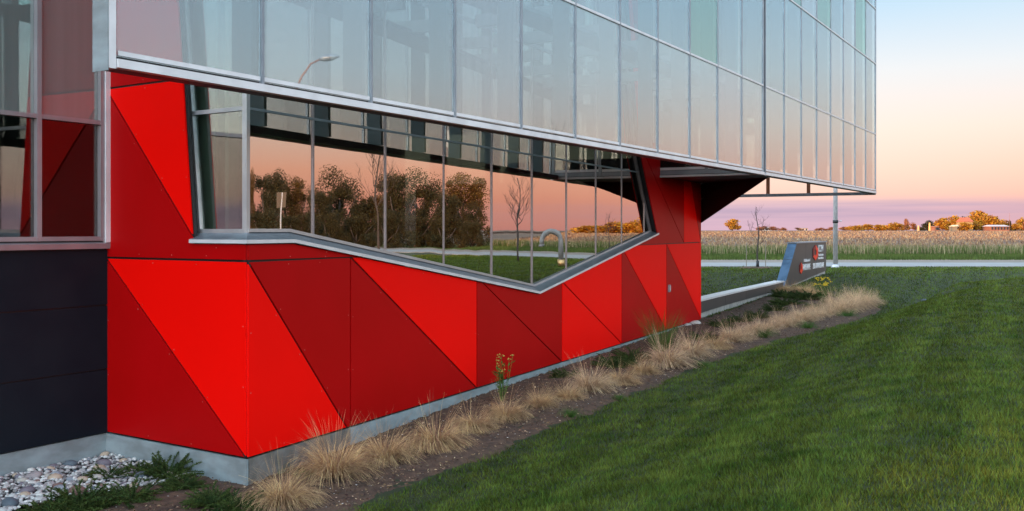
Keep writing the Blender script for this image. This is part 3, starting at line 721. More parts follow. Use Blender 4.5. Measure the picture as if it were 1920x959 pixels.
setp(chips('straw_litter', 1800, STRAW2, .016, 6, lambda r, n: pick_bed(r, n)+np.array([0, 0, .006])), 'short broken straws littering the mulch between the grass clumps', 'straw litter')
setp(chips('grit', 2200, plain('grit', (.5, .45, .4), .8, rand=.4), .009, 4, lambda r, n: pick_bed(r, n)+np.array([0, 0, .008])), 'pale small grit stones lying on the mulch near the lawn edge', 'grit')

# ------------------------------------------------------------ blades of all sorts
def blades(name, P, D, Ht, Wd, bend, mat, seg=3, seed=1):
    """P (n,3) feet, D (n,2) lean direction, Ht height, Wd width, bend horizontal reach"""
    r = np.random.default_rng(seed); n = len(P)
    rows = []
    for k in range(seg+1):
        t = k/seg
        c = P+np.concatenate([D*(bend*t**1.7)[:, None] if np.ndim(bend) else D*bend*t**1.7, (Ht*(t-.0*t*t))[:, None]], 1)
        rows.append(c)
    ang = r.uniform(0, math.pi, n); sd_ = np.stack([np.cos(ang), np.sin(ang), 0*ang], 1)
    V = []; 
    for k, c in enumerate(rows[:-1]):
        ww = (Wd*(1-.55*k/seg))[:, None]*.5
        V += [c-sd_*ww, c+sd_*ww]
    V.append(rows[-1])
    m = len(V); V = np.stack(V, 1).reshape(-1, 3); b = (np.arange(n)*m)[:, None]
    Fc = []
    for k in range(seg-1):
        Fc += [b+np.array([2*k, 2*k+1, 2*k+3]), b+np.array([2*k, 2*k+3, 2*k+2])]
    Fc.append(b+np.array([2*seg-2, 2*seg-1, 2*seg]))
    me = npmesh(name, V, np.concatenate(Fc, 0)); return me
def lawn_pts(r, n, ymin, ymax, xl, xr):
    y = ymin*(ymax/ymin)**(r.uniform(0, 1, n)**.95); x = r.uniform(xl, xr, n)*y
    a, s = AS(x, y); gz = gravel_zone(x, y)
    ok = ~in_bed(a, s-.0) & (s > -.0) & ~((a < 3) & (s < bed_s(a))) & ~gz
    beyond = (a > 18.5) & (s <= 0) & ~in_bed(a, s)          # strip beyond the end of the building
    return x, y, ok | beyond
r = np.random.default_rng(11)
x, y, ok = lawn_pts(r, 1120000, 2.6, 49.2, -.62, .98)
x, y = x[ok], y[ok]; n = len(x)
hgt = (.026+.024*r.random(n))*(1+.012*y); wd = .0026+.00066*y
a_, s_ = AS(x, y); band = np.sign(np.sin(s_*5.7+.35*np.sin(a_*.35)))
th = r.uniform(0, 2*math.pi, n); patch = np.sin(x*2.1+y)*np.sin(y*1.7-x*.8)
hgt = hgt*(1+.22*patch+.18*np.sin(x*7.3+y*3.1)*np.sin(y*5.7-x*4.4)); lg = r.random(n) < .02; hgt[lg] *= 1.7
dx_ = np.cos(th)+band*dR[0]*.55; dy_ = np.sin(th)+band*dR[1]*.55
me = blades('grass', np.stack([x, y, h(x, y)-.005], 1), np.stack([dx_, dy_], 1), hgt, wd, hgt*r.uniform(.2, 1.0, n), GRASS, seg=1)
o = link('lawn_grass', me, GRASS); setp(o, 'short mown dark green turf on the sloping lawn', 'grass', kind='stuff')
# tall reeds and verge grass across the road, stubble further out
def strip(name, n, y0, y1, hh, ww, mat, lab, cat, seed, bend=.2, xl=.0, xr=1.05, power=1.0):
    r = np.random.default_rng(seed); y = y0+(y1-y0)*r.random(n)**power; x = r.uniform(xl, xr, n)*y*1.0
    z = h(x, y); th = r.uniform(0, 6.28, n); H_ = hh*r.uniform(.35, 1.15, n)
    me = blades(name, np.stack([x, y, z-.02], 1), np.stack([np.cos(th), np.sin(th)], 1), H_, np.full(n, ww)*r.uniform(.6, 1.4, n)*(y/y0)**.7, H_*bend*r.random(n), mat, seg=2)
    setp(link(name, me, mat), lab, cat, kind='stuff')
strip('verge_grass', 50000, 61.2, 74, .26, .05, VERGE, 'bright green unmown grass strip along the far side of the road', 'grass', 21)
strip('green_reeds', 24000, 70.0, 77, .74, .045, VERGE, 'tall green grass growing in among the dry reeds beyond the road', 'grass', 22, .15)
strip('dry_reeds', 15000, 70, 77, .80, .030, REED, 'tall pale dry reeds standing along the edge of the field', 'reeds', 23, .15)
strip('corn_stubble', 70000, 77, 330, .34, .09, STUB, 'broken brown corn stubble covering the harvested field', 'stubble', 24, .9, power=1.5)

# ------------------------------------------------------------ dry ornamental grass clumps
def tuft_mesh(name, n, rad, ht, seed, mat, tall=.05, wind=.35, mound=1.0):
    """arching blades: a shaggy mound, combed a little downwind (+x), with a few upright culms"""
    r = np.random.default_rng(seed)
    th = r.uniform(0, 6.28, n); rr = rad*.30*np.sqrt(r.random(n)); P = np.stack([np.cos(th)*rr, np.sin(th)*rr, np.zeros(n)-.02], 1)
    tl = r.random(n) < tall
    out = r.beta(1.3, 1.2, n); th2 = th+r.normal(0, .7, n)
    L_ = ht*r.uniform(.7, 1.35, n)*1.25; L_[tl] = ht*r.uniform(1.1, 2.0, tl.sum())
    el0 = np.where(tl, 1.45-.35*r.random(n), 1.42-out*.75*mound); droop = np.where(tl, .12+.35*r.random(n), (.9+1.6*r.random(n))*mound)
    seg = 6; ang = r.uniform(0, 3.14, n); wd = np.where(tl, .0030, .0052)*(1.5 if wind > .4 else 1)*r.uniform(.6, 1.4, n)
    cur = P.copy(); rows = [cur.copy()]; vx = np.cos(th2); vy = np.sin(th2)
    for k in range(seg):
        t = (k+.5)/seg; el = el0-droop*(t*1.2)**1.4; el = np.maximum(el, -1.1)
        dx = vx*np.cos(el)+wind*t*np.where(tl, .3, .9); dy = vy*np.cos(el); dz = np.sin(el)
        nl = np.sqrt(dx*dx+dy*dy+dz*dz); st = L_/seg/nl
        cur = cur+np.stack([dx*st, dy*st, dz*st], 1)+r.normal(0, .004, (n, 3)); cur[:, 2] = np.maximum(cur[:, 2], .003+.03*r.random(n)); rows.append(cur.copy())
    sd_ = np.stack([np.cos(ang), np.sin(ang), 0*ang], 1); V = []
    for k, c in enumerate(rows[:-1]): V += [c-sd_*(wd*(1-.1*k))[:, None]*.5, c+sd_*(wd*(1-.1*k))[:, None]*.5]
    V.append(rows[-1]); m = len(V); V = np.stack(V, 1).reshape(-1, 3); b = (np.arange(n)*m)[:, None]; Fc = []
    for k in range(seg-1): Fc += [b+np.array([2*k, 2*k+1, 2*k+3]), b+np.array([2*k, 2*k+3, 2*k+2])]
    Fc.append(b+np.array([2*seg-2, 2*seg-1, 2*seg]))
    me = npmesh(name, V, np.concatenate(Fc, 0)); me.materials.append(mat); return me
TM = [tuft_mesh('grass_clump', 1500, .34, .42, s, STRAW, tall=tl_, wind=w_, mound=m_) for s, tl_, w_, m_ in ((1, .05, .35, 1), (2, .03, .6, 1.15), (3, .09, .2, .85), (4, .02, .45, 1.25), (5, .06, .1, 1.0))]
TL = [tuft_mesh('grass_clump', 1100, .34, .42, s+10, STRAW2, tall=.10, wind=.5, mound=.9) for s in (1, 2, 3)]
ORD = ['first', 'second', 'third', 'fourth', 'fifth', 'sixth', 'seventh', 'eighth', 'ninth', 'tenth', 'eleventh', 'twelfth', 'thirteenth', 'fourteenth', 'fifteenth', 'sixteenth', 'seventeenth', 'eighteenth', 'nineteenth', 'twentieth', 'twenty first', 'twenty second', 'twenty third', 'twenty fourth', 'twenty fifth', 'twenty sixth', 'twenty seventh', 'twenty eighth']
def put(me, px, py, sc_, name, label, cat, group=None, rz=None, gz=-.01, sz=None):
    x, y = ground_at(px, py); o = bpy.data.objects.new(name, me); COL.objects.link(o)
    o.location = (x, y, H(x, y)+.03+gz); o.rotation_euler = (0, 0, R.uniform(0, 6.28) if rz is None else rz)
    o.scale = (sc_, sc_, sz or sc_); return setp(o, label, cat, group)
near = [(530, 952, .92, 'wispy half flattened straw grass clump at the bottom edge, before the plinth corner'),
 (628, 902, 1.12, 'big round shaggy straw grass clump nearest the concrete corner'),
 (722, 870, .95, 'straw grass clump just right of the biggest one, under the second red panel'),
 (817, 843, 1.02, 'upright straw grass clump below the large dark red triangle'),
 (887, 810, .80, 'smaller straw grass clump left of the yellow budded plant'),
 (948, 790, .82, 'low straw grass clump right below the yellow budded plant'),
 (1012, 768, .66, 'short pale mounded grass clump right of the yellow budded plant'),
 (1065, 755, .68, 'short pale mounded grass clump with a green weed before it'),
 (1106, 738, 1.0, 'tall stemmed straw grass clump in the middle of the row'),
 (1163, 722, .78, 'pale combed over grass clump in the middle of the row'),
 (1207, 706, .72, 'small grass clump left of the spiky green plant'),
 (1252, 692, 1.22, 'wide windswept straw clump in front of the spiky green plant'),
 (1298, 672, 1.05, 'straw clump right of the spiky green plant'),
 (1340, 657, .85, 'round pale straw clump before the end of the red wall')]
for i, (px, py, s_, lab) in enumerate(near):
    s_ *= .87
    put((TL if py < 760 and s_ > .82 else TM*3)[i % 3 if py < 760 and s_ > .82 else (i*2) % 5], px, py, s_, 'dry_grass_clump', lab, 'grass clump', 'dry ornamental grass clumps along the bed', rz=R.uniform(-.5, .5))
lf = [(1372, 645), (1392, 640), (1412, 632), (1432, 627), (1452, 620), (1470, 616), (1488, 611), (1504, 606), (1520, 603), (1538, 598), (1554, 594), (1570, 591), (1585, 588), (1598, 583), (1611, 580), (1623, 577), (1634, 573), (1462, 608), (1496, 600), (1530, 590), (1565, 582), (1600, 573)]
lf.sort()
for i, (px, py) in enumerate(lf):
    e_ = ORD[i]+' tuft from the left in the pale grass drift towards the bed tip'
    put(TL[i % 3], px, py, R.uniform(.55, .85) if px < 1560 else R.uniform(.8, 1.05), 'dry_grass_clump', e_, 'grass clump', 'pale grass drift in front of the sign wall', rz=R.uniform(-.5, .5))
for i, (px, py) in enumerate([(1462, 550), (1483, 549), (1508, 552), (1530, 556)]):
    put(TM[i % 3], px, py, 1.1, 'dry_grass_clump', ORD[i]+' short straw tuft from the left at the foot of the sign', 'grass clump', 'straw tufts at the foot of the sign', sz=.7)
# green tufts
GM = [tuft_mesh('green_clump', 300, .2, .28, 40+s, GREEN, tall=0, wind=.1) for s in (1, 2)]
GT = tuft_mesh('spiky_plant', 420, .30, .40, 50, GREEN, tall=.75, wind=.05, mound=.7)
put(GT, 1238, 662, 1.35, 'spiky_green_plant', 'tall spiky green plant with arching blades against the far red wall', 'plant')
for i, (px, py, s_, lab) in enumerate([(1070, 786, .6, 'small green weed tuft on bare mulch before the short mounded clump'), (1318, 690, .7, 'flat dark green tuft at lawn edge below the round straw clump'),
    (1432, 634, 1.0, 'green tuft tucked under the pale grass drift'), (1512, 548, 1.5, 'large green leafy clump in front of the sign foot'), (1515, 618, 1.0, 'low green tuft at the lawn side of the drift'),
    (1590, 596, 1.0, 'low green tuft near the tip of the bed'), (520, 890, .5, 'small green weed at the concrete corner'), (572, 897, .45, 'second small green weed, left of the big straw clump'), (1160, 752, .4, 'tiny green weed on open mulch')]):
    put(GM[i % 2], px, py, s_, 'green_tuft', lab, 'plant')
# ------------------------------------------------------------ junipers
def juniper_mesh(seed, rad=.44, ht=.26, n=120):
    r = np.random.default_rng(seed); V = []; Fc = []
    for i in range(n):
        th = r.uniform(0, 6.28); ln = rad*r.uniform(.45, 1.1); el = r.uniform(.02, .9)**1.9
        p = np.array([0, 0, .03]); d = np.array([math.cos(th)*math.cos(el), math.sin(th)*math.cos(el), math.sin(el)])
        m = int(ln/.015)
        for k in range(m):
            d = d+r.normal(0, .06, 3); d[2] += (.03-.04*k/m*2)*.6; d /= np.linalg.norm(d); p = p+d*.015; p[2] = max(p[2], .02)
            if k < m*.2: continue
            for q in range(8):
                u = d*.7+r.normal(0, .85, 3)+np.array([0, 0, .25]); u /= np.linalg.norm(u); sd_ = np.cross(u, r.normal(size=3)); sd_ /= np.linalg.norm(sd_)+1e-6
                l = .034*r.uniform(.6, 1.4); b = len(V); V += [p-sd_*.006, p+sd_*.006, p+u*l]; Fc.append((b, b+1, b+2))
    me = npmesh('juniper', np.array(V), np.array(Fc)); me.materials.append(JUN); return me
JM = [juniper_mesh(s) for s in (1, 2, 3)]
for i, (px, py, s_, lab, fz) in enumerate([
  (205, 905, .62, 'dark juniper spreading over the back of the river stones', .7), (262, 895, .55, 'small juniper between river stones and the light plinth', .7),
  (310, 905, .95, 'largest bright tipped juniper in front of the return plinth', .72), (345, 925, .6, 'juniper at the right of the large one', .8), (240, 948, .8, 'juniper patch below the river stones', .7),
  (150, 962, .85, 'yellow green juniper at the bottom edge among the stones', .75), (400, 955, .7, 'juniper at the bottom edge left of the straw clump', .8), (450, 962, .6, 'juniper sprays mixed with the nearest straw clump', .8), (100, 975, .7, 'juniper at the lower left corner', .7),
  (1150, 690, 1.0, 'low juniper against the red wall behind the middle straw clumps', .6), (1185, 678, 1.05, 'juniper left of the spiky green plant', .6), (1060, 712, .7, 'dark low juniper by the plinth left of the middle clumps', .6),
  (1272, 655, .8, 'juniper right behind the spiky green plant', .6), (1320, 640, .9, 'green juniper before the far wall corner', .6),
  (1352, 616, .9, 'first dark juniper before the low wall', .6), (1385, 606, .95, 'second dark juniper before the low wall', .6), (1420, 598, .95, 'third dark juniper before the low wall', .6), (1452, 586, 1.0, 'fourth dark juniper before the low wall', .6),
  (1475, 574, 1.3, 'juniper beside the drift below the sign end', .6), (1490, 562, 1.3, 'juniper under the sign panel', .55), (1470, 559, 1.3, 'juniper left under the sign panel', .55), (1518, 563, 1.4, 'juniper left of the yellow flowers', .6), (1530, 580, 1.0, 'juniper behind the pale drift', .5)]):
    put(JM[i % 3], px, py, s_, 'juniper', lab, 'juniper', 'low spreading junipers', sz=s_*fz)
# ------------------------------------------------------------ flowering plants
def flower_plant(px, py, hgt, n, label, spread, fl):
    x, y = ground_at(px, py); z = H(x, y)+.03; e = empty('flowering_plant', (x, y, z), label, 'flowering plant')
    r = random.Random(px); st = MB(); lv = MB(); hd = MB()
    for i in range(n):
        th = r.uniform(0, 6.28); rr = spread*r.random(); top = Vector((x+math.cos(th)*rr, y+math.sin(th)*rr, z+hgt*r.uniform(.65, 1.05))); b = Vector((x+math.cos(th)*rr*.2, y+math.sin(th)*rr*.2, z))
        mid = b.lerp(top, .5)+Vector((r.uniform(-.02, .02), r.uniform(-.02, .02), 0)); st.tube([b, mid, top], [.005, .004, .003], 4)
        for k in range(9):
            p = b.lerp(top, .1+k*.09); a = r.uniform(0, 6.28); u = Vector((math.cos(a), math.sin(a), r.uniform(.1, .8))); s_ = u.cross(Z).normalized(); l = r.uniform(.06, .13)
            lv.add([p, p+u*l*.5+s_*.016, p+u*l, p+u*l*.5-s_*.016], [(0, 1, 2, 3)])
        for k in range(fl):
            c = top+Vector((r.uniform(-1, 1), r.uniform(-1, 1), r.uniform(-.6, .6)))*.035; s_ = r.uniform(.010, .018)
            hd.add([c+Vector(v)*s_ for v in ((1, 0, 0), (0, 1, 0), (-1, 0, 0), (0, -1, 0), (0, 0, .9), (0, 0, -.7))], [(0, 1, 4), (1, 2, 4), (2, 3, 4), (3, 0, 4), (1, 0, 5), (2, 1, 5), (3, 2, 5), (0, 3, 5)])
    st.build('stem', GREEN, e); lv.build('leaves', GREEN, e); hd.build('blossom', YEL if fl > 3 else plain('dull_yellow', (.38, .27, .05), .8), e)
flower_plant(940, 757, .66, 11, 'upright green plant with small dull yellow buds before the red wall', .2, 3)
flower_plant(1545, 574, .8, 26, 'bush of bright yellow flowers in front of the sign', .35, 8)

# ------------------------------------------------------------ river stones in the inner corner
gb = MB()
xs_, ys_ = np.meshgrid(np.arange(-14, -1.6, .15), np.arange(3, 12.2, .15))
gz = h(xs_, ys_)+.045; mk = gravel_zone(xs_, ys_)
b = []; nn, mm = xs_.shape
for i in range(nn-1):
    for j in range(mm-1):
        if mk[i, j] and mk[i+1, j] and mk[i, j+1] and mk[i+1, j+1]: b.append((i*mm+j, i*mm+j+1, (i+1)*mm+j+1, (i+1)*mm+j))
peb = link('stone_bed', npmesh('stone_bed', np.stack([xs_, ys_, gz], -1).reshape(-1, 3), np.array(b)), plain('stone_gap', (.03, .03, .03), .95)); peb['kind'] = 'structure'
def stone_mesh(seed):
    bm = bmesh.new(); bmesh.ops.create_icosphere(bm, subdivisions=2, radius=1); r = random.Random(seed)
    ph = [r.uniform(0, 6) for _ in range(6)]
    for v in bm.verts:
        c = v.co; k = 1+.10*math.sin(c.x*2.3+ph[0])+.09*math.sin(c.y*2.7+ph[1])+.06*math.sin(c.z*3+ph[2]+c.x*2); v.co = Vector((c.x*k, c.y*k*.78, c.z*k*.55))
    me = bpy.data.meshes.new('stone'); bm.to_mesh(me); bm.free(); me.polygons.foreach_set('use_smooth', [True]*len(me.polygons)); return me
SC = [(.46, .41, .35), (.48, .46, .43), (.26, .25, .25), (.34, .28, .27), (.10, .12, .14), (.18, .15, .17), (.48, .36, .26), (.20, .11, .09), (.58, .54, .49), (.26, .27, .29)]
SMT = [plain('river_stone', c, .7, c2=tuple(v*.82 for v in c), scale=1.5, bump=.08, spec=.3) for c in SC]
SMS = []
for i, m in enumerate(SMT):
    for k in range(2): me = stone_mesh(i*2+k); me.materials.append(m); SMS.append(me)
placed = []; big = 0; tries = 0
rs = random.Random(5)
while big < 290 and tries < 60000:
    tries += 1
    aw = rs.uniform(0, 1)**1.2*4.6; ww = rs.uniform(.02, 1.5)
    p = Vector((W0.x-dG[0]*aw+nG[0]*ww, W0.y-dG[1]*aw+nG[1]*ww))
    if not bool(gravel_zone(p.x, p.y)): continue
    if (p-PA.o).dot(PA.n) < .06 and aw < 2.5: continue
    s_ = (rs.choice([.08, .09, .10]) if tries < 40 else rs.choice([.03, .035, .04, .045, .055, .065])*(1 if tries < 4000 else .8))
    if any((p-q).length < (s_+t)*.80 for q, t in placed): continue
    placed.append((p, s_)); o = bpy.data.objects.new('stone', rs.choice(SMS)); COL.objects.link(o); o.parent = peb
    o.location = (p.x, p.y, H(p.x, p.y)+.05+s_*.25); o.scale = (s_, s_, s_*rs.uniform(.8, 1.1)); o.rotation_euler = (rs.uniform(-.3, .3), rs.uniform(-.3, .3), rs.uniform(0, 6.28)); big += 1
V = []; Fc = []
bs_ = SMS[0]; bv = np.array([v.co[:] for v in stone_mesh(99).vertices]); bf = np.array([p.vertices[:] for p in stone_mesh(99).polygons])
for (nm, mt, cnt, sd0) in (('small_stones', plain('small_stone', (.40, .37, .35), .75, rand=.7), 4200, 8),):
    r = np.random.default_rng(sd0); k = 0
    while k < cnt:
        aw = r.uniform(-.1, 6.5); ww = r.uniform(0, 1.6); x_, y_ = W0.x-dG[0]*aw+nG[0]*ww, W0.y-dG[1]*aw+nG[1]*ww
        if not bool(gravel_zone(x_, y_)): cnt -= .5; continue
        s_ = r.uniform(.012, .032); t = r.uniform(0, 6.28); rot = np.array([[math.cos(t), -math.sin(t), 0], [math.sin(t), math.cos(t), 0], [0, 0, 1]])
        V.append((bv@rot.T)*s_+np.array([x_, y_, H(x_, y_)+.05+s_*.3+r.uniform(0, .015)])); Fc.append(bf+k*len(bv)); k += 1
    me = npmesh(nm, np.concatenate(V), np.concatenate(Fc)); o = link(nm, me, mt, peb); o['kind'] = 'stuff'
# river stones behind the low wall, far end
st2 = MB(); 
r = np.random.default_rng(9)
V = []; Fc = []
for k in range(260):
    y_ = r.uniform(26.5, 31.5); x_ = np.interp(y_, [26.5, 28.9, 31.2, 33.6], [5.045, 6.205, 7.352, 8.585])-r.uniform(.42, 1.5); s_ = r.uniform(.05, .1)
    V.append(bv*s_+np.array([x_, y_, H(x_, y_)+.03])); Fc.append(bf+k*len(bv))
me = npmesh('far_stones', np.concatenate(V), np.concatenate(Fc)); me2 = link('river_stones', me, plain('far_stone', (.42, .40, .40), .75, rand=.4)); setp(me2, 'pale river stones in the strip behind the low wall', 'stones', kind='stuff')
# white rock at the far wall corner
wr = put(SMS[17], 1303, 610, .17, 'white_rock', 'pale rock lying at the foot of the far red corner', 'rock')
wr2 = put(SMS[2], 1290, 613, .12, 'grey_rock', 'smaller grey rock beside the pale rock at the far red corner', 'rock')
wr3 = put(SMS[8], 1734, 566, .12, 'lawn_rock', 'lone grey rock in the dip behind the lawn ridge', 'rock')

# ------------------------------------------------------------ low wall and entrance sign
def PP(px, Y): return Vector(((px-CX)/F*Y, Y, 0))
sg = empty('entrance_sign', PP(1469, 36.2), 'low dark wall rising into an angled dark grey entrance sign with white lettering', 'sign')
def Zp(py, Y): return CZ+(HY-py)/F*Y
low_pts = []
q0 = PP(1300, 25.3); q1 = PP(1314.6, 26.5); q4 = PP(1469, 36.2)
ctrl = [PP(1311, 26.25), q1, PP(1360, 28.9), PP(1399, 31.2), PP(1436, 33.6), q4]
zc_ = [.79, .785, .785, .785, .785, .785]; zpb = [.42, .425, .45, .46, .48, .50]
def seg_prism(mb, P, Q, zp0, zp1, zq0, zq1, th0, th1):
    d = (Q-P).normalized(); nn_ = Vector((d.y, -d.x, 0))
    A_, B_ = P+nn_*th1, Q+nn_*th1; D_, C_ = P+nn_*th0, Q+nn_*th0
    mb.prism([A_+Z*zp0, B_+Z*zq0, C_+Z*zq0, D_+Z*zp0], [A_+Z*zp1, B_+Z*zq1, C_+Z*zq1, D_+Z*zp1]); return mb
for i in range(5):
    P_, Q_ = ctrl[i], ctrl[i+1]
    d = (Q_-P_).normalized()*.006
    seg_prism(MB(), P_+d, Q_-d, zpb[i], zc_[i]-.05, zpb[i+1], zc_[i+1]-.05, -.26, 0).build('wall_panel', SIGNM, sg)
    seg_prism(MB(), P_, Q_, zc_[i]-.05, zc_[i], zc_[i+1]-.05, zc_[i+1], -.34, .03).build('wall_cap', ALUW, sg)
    seg_prism(MB(), P_, Q_, -.3, zpb[i]-.004, -.3, zpb[i+1]-.004, -.22, -.03).build('plinth', CONC, sg)
G1 = q4; G2 = PP(1549, 41.9)
ds = (G2-G1).normalized(); ns = Vector((ds.y, -ds.x, 0)); PSg = Plane(G1.xy, ds.xy, ns.xy)
ztp = 2.12; Ls = (G2-G1).length; aT = PSg.px(1493, 459)[0]
def zpan(a): return .50+(.93-.50)*(max(0, a)/Ls)
def sgpoly(pts, d0, d1, name, mat): return slab(PSg, pts, d0, d1).build(name, mat, sg)
cutA = [aT*.28, (aT+Ls)*.36, (aT+Ls)*.52, Ls]
def leanx(z): return aT*(z-.5)/(ztp-.5)
edges = [None, aT+(Ls-aT)*.30, aT+(Ls-aT)*.66, Ls]
sgpoly([(0, .50), (edges[1]-.008, zpan(edges[1])), (edges[1]-.008, ztp), (aT, ztp)], -.30, 0, 'sign_panel', SIGNM)
for a0, a1 in ((edges[1], edges[2]), (edges[2], edges[3])):
    sgpoly([(a0+.008, zpan(a0)), (a1-.008, zpan(a1)), (a1-.008, ztp), (a0+.008, ztp)], -.30, 0, 'sign_panel', SIGNM)
sgpoly([(aT-.03, ztp+.002), (Ls+.02, ztp+.002), (Ls+.02, ztp+.05), (aT-.03, ztp+.05)], -.36, .03, 'sign_cap', ALUG)
sgpoly([(0, -.2), (Ls-.02, -.2), (Ls-.02, zpan(Ls)-.004), (0, .496)], -.28, -.03, 'plinth', CONC)
# broad leaning end face in brushed blue-grey metal
BLUE = plain('leaning_metal', (.07, .13, .20), .4, metal=.5, c2=(.035, .075, .12), scale=2.5)
e_off = -Vector((ns.x, ns.y, 0))
def leanface(z0, z1, g=.006):
    P0 = PSg.pt(leanx(z0), z0, .02); P1 = PSg.pt(leanx(z1), z1, .02); W_ = e_off*.34
    nn_ = Vector((-ds.x, -ds.y, 0))*.012+Z*.004
    MB().prism([P0, P0+W_, P1+W_, P1], [P0+nn_, P0+W_+nn_, P1+W_+nn_, P1+nn_]).build('end_plate', BLUE, sg)
leanface(.55, 1.52); leanface(1.535, ztp+.05)
def text(body, a0, a1, z0, z1, mat, name='lettering'):
    cu = bpy.data.curves.new('t', 'FONT'); cu.body = body; cu.extrude = .02; to = bpy.data.objects.new('t', cu); COL.objects.link(to)
    dg = bpy.context.evaluated_depsgraph_get(); me = bpy.data.meshes.new_from_object(to.evaluated_get(dg)); bpy.data.objects.remove(to); me.name = name
    co = np.empty(len(me.vertices)*3); me.vertices.foreach_get('co', co); co = co.reshape(-1, 3); mn, mxx = co.min(0), co.max(0)
    me.materials.clear(); me.materials.append(mat)
    for v in me.vertices:
        v.co = PSg.pt(a0+(v.co.x-mn[0])/(mxx[0]-mn[0])*(a1-a0), z0+(v.co.y-mn[1])/(mxx[1]-mn[1])*(z1-z0), .012+(v.co.z+.02)*.3)
    return link(name, me, mat, sg)
def SX(x, y): return PSg.px(x, y)
def tx(body, x0, x1, y0, y1, mat=LETW):
    a0, a1 = SX(x0, 480)[0], SX(x1, 480)[0]; xm = (x0+x1)/2; text(body, a0, a1, SX(xm, y1)[1], SX(xm, y0)[1], mat)
tx('CCPV', 1533.5, 1543, 459.5, 472.5); tx('Canadian Centre for', 1534, 1543, 476, 480); tx('Product Validation', 1533.5, 1543, 482, 486)
tx('2515 ADVANCED AVE', 1523.5, 1544, 493, 503); tx('A Collaboration of', 1506.5, 1518, 485.5, 491); tx('FANSHAWE', 1504.5, 1518.5, 495, 506.5)
def logo(xc, yc, hw, hh, ring):
    a0 = SX(xc-hw, yc)[0]; a1 = SX(xc+hw, yc)[0]; zt_ = SX(xc, yc-hh)[1]; zb_ = SX(xc, yc+hh)[1]; am = (a0+a1)/2; zm = (zt_+zb_)/2
    hx = [(am, zt_), (a1, zm+(zt_-zm)*.5), (a1, zm-(zt_-zm)*.5), (am, zb_), (a0, zm-(zt_-zm)*.5), (a0, zm+(zt_-zm)*.5)]
    inn = [(am+(p[0]-am)*ring, zm+(p[1]-zm)*ring) for p in hx]
    for k in range(6):
        slab(PSg, [hx[k], hx[(k+1) % 6], inn[(k+1) % 6], inn[k]], .004, .03+.004*(k % 2)).build('emblem', LOGOR if k in (0, 1, 2, 3) else LOGOD, sg)
logo(1528, 474, 4.6, 14.5, .45); logo(1501, 503, 2.6, 11, .35)

# ------------------------------------------------------------ poles, young trees, lamps
def pole(px, Y, r0, r1, hgt, label, name='flagpole'):
    p = PP(px, Y); z = H(p.x, p.y); e = empty(name, p+Z*z, label, 'pole')
    MB().tube([p+Z*z, p+Z*(z+hgt)], [r0, r1], 14).build('pole_shaft', GALV, e, True)
    MB().tube([p+Z*(z-.05), p+Z*(z+.06), p+Z*(z+.16)], [r0*1.6, r0*1.6, r0*1.05], 14).build('base_collar', GALV, e, True)
    c = p+Z*Zp(416, Y)
    MB().tube([c-Z*.07, c+Z*.07], [r0*1.12, r0*1.12], 12).build('band', BLACK, e, True)
    MB().tube([c+Vector((r0, -.02, .02)), c+Vector((r0+.10, -.04, .03)), c+Vector((r0+.16, -.05, .03))], [.02, .02, .05], 8).build('cleat', GALV, e, True)
    return e
pole(1566.5, 48.6, .115, .085, 10.5, 'tall grey metal flagpole standing behind the entrance sign')
def bare_tree(p, hgt, seed, label, name='bare_tree', r0=.04, n=9, stake=False, up=.5, cat='tree'):
    r = random.Random(seed); e = empty(name, p, label, cat)
    tr = [p+Vector((math.sin(i*1.1+seed)*.03*hgt*i/8, math.cos(i*.9)*.02*hgt*i/8, hgt*i/8)) for i in range(9)]
    MB().tube(tr, [r0*(1-.09*i) for i in range(9)], 7).build('trunk', BARK, e, True)
    def branch(mb, b, d, ln, rr, dep):
        pts = [b]; dd = d.copy()
        for k in range(4):
            dd = (dd+Vector((r.uniform(-.22, .22), r.uniform(-.22, .22), r.uniform(-.05, .28)))).normalized(); pts.append(pts[-1]+dd*ln/4)
        mb.tube(pts, [rr*(1-.2*k) for k in range(5)], 4)
        if dep > 0:
            for k in (1, 2, 3, 3):
                a = r.uniform(0, 6.28); q = (dd+Vector((math.cos(a), math.sin(a), r.uniform(-.1, .6)))*.8).normalized(); branch(mb, pts[k], q, ln*r.uniform(.35, .6), rr*.6, dep-1)
    for i in range(n):
        t = .38+.58*i/n; b = tr[0].lerp(tr[-1], t); k = int(t*8); b = tr[k].lerp(tr[min(8, k+1)], t*8-k)
        a = i*2.4+r.uniform(-.4, .4); mb = MB(); branch(mb, b, Vector((math.cos(a), math.sin(a), up+.5*r.random())).normalized(), hgt*.34*(1.15-t*.7), r0*.35*(1.2-t), 2); mb.build('branch', BARK, e)
    return e
bt = PP(1420.5, 47.6); bt.z = H(bt.x, bt.y)
e = bare_tree(bt, 2.95, 3, 'young bare tree with thin crooked twigs standing by the walk, left of the sign', r0=.045, n=9, up=.2)
MB().tube([bt+Z*.0, bt+Z*.36], [.075, .07], 8).build('trunk_guard', BLACK, e, True)
for i, px in enumerate((1399.5, 1435.5)):
    p = PP(px, 47.5); p.z = H(p.x, p.y); s = MB().tube([p-Z*.05, p+Z*1.15], [.018, .018], 5).build('tree_stake', plain('stake_wood', (.22, .18, .14), .9)); setp(s, ['thin wooden stake left of the young bare tree', 'thin wooden stake right of the young bare tree'][i], 'stake', 'stakes beside the young tree')
mu = MB(); 
c0 = PP(1417, 47.5)
mr_ = []
for k in range(18): a = k/18*6.28; mr_.append(Vector((c0.x+math.cos(a)*.85, c0.y+math.sin(a)*.6, H(c0.x, c0.y)+.01)))
mu.prism(mr_, [v.lerp(c0+Z*v.z, .3)+Z*.07 for v in mr_]).build('mulch_ring', MULCH)['kind'] = 'structure'

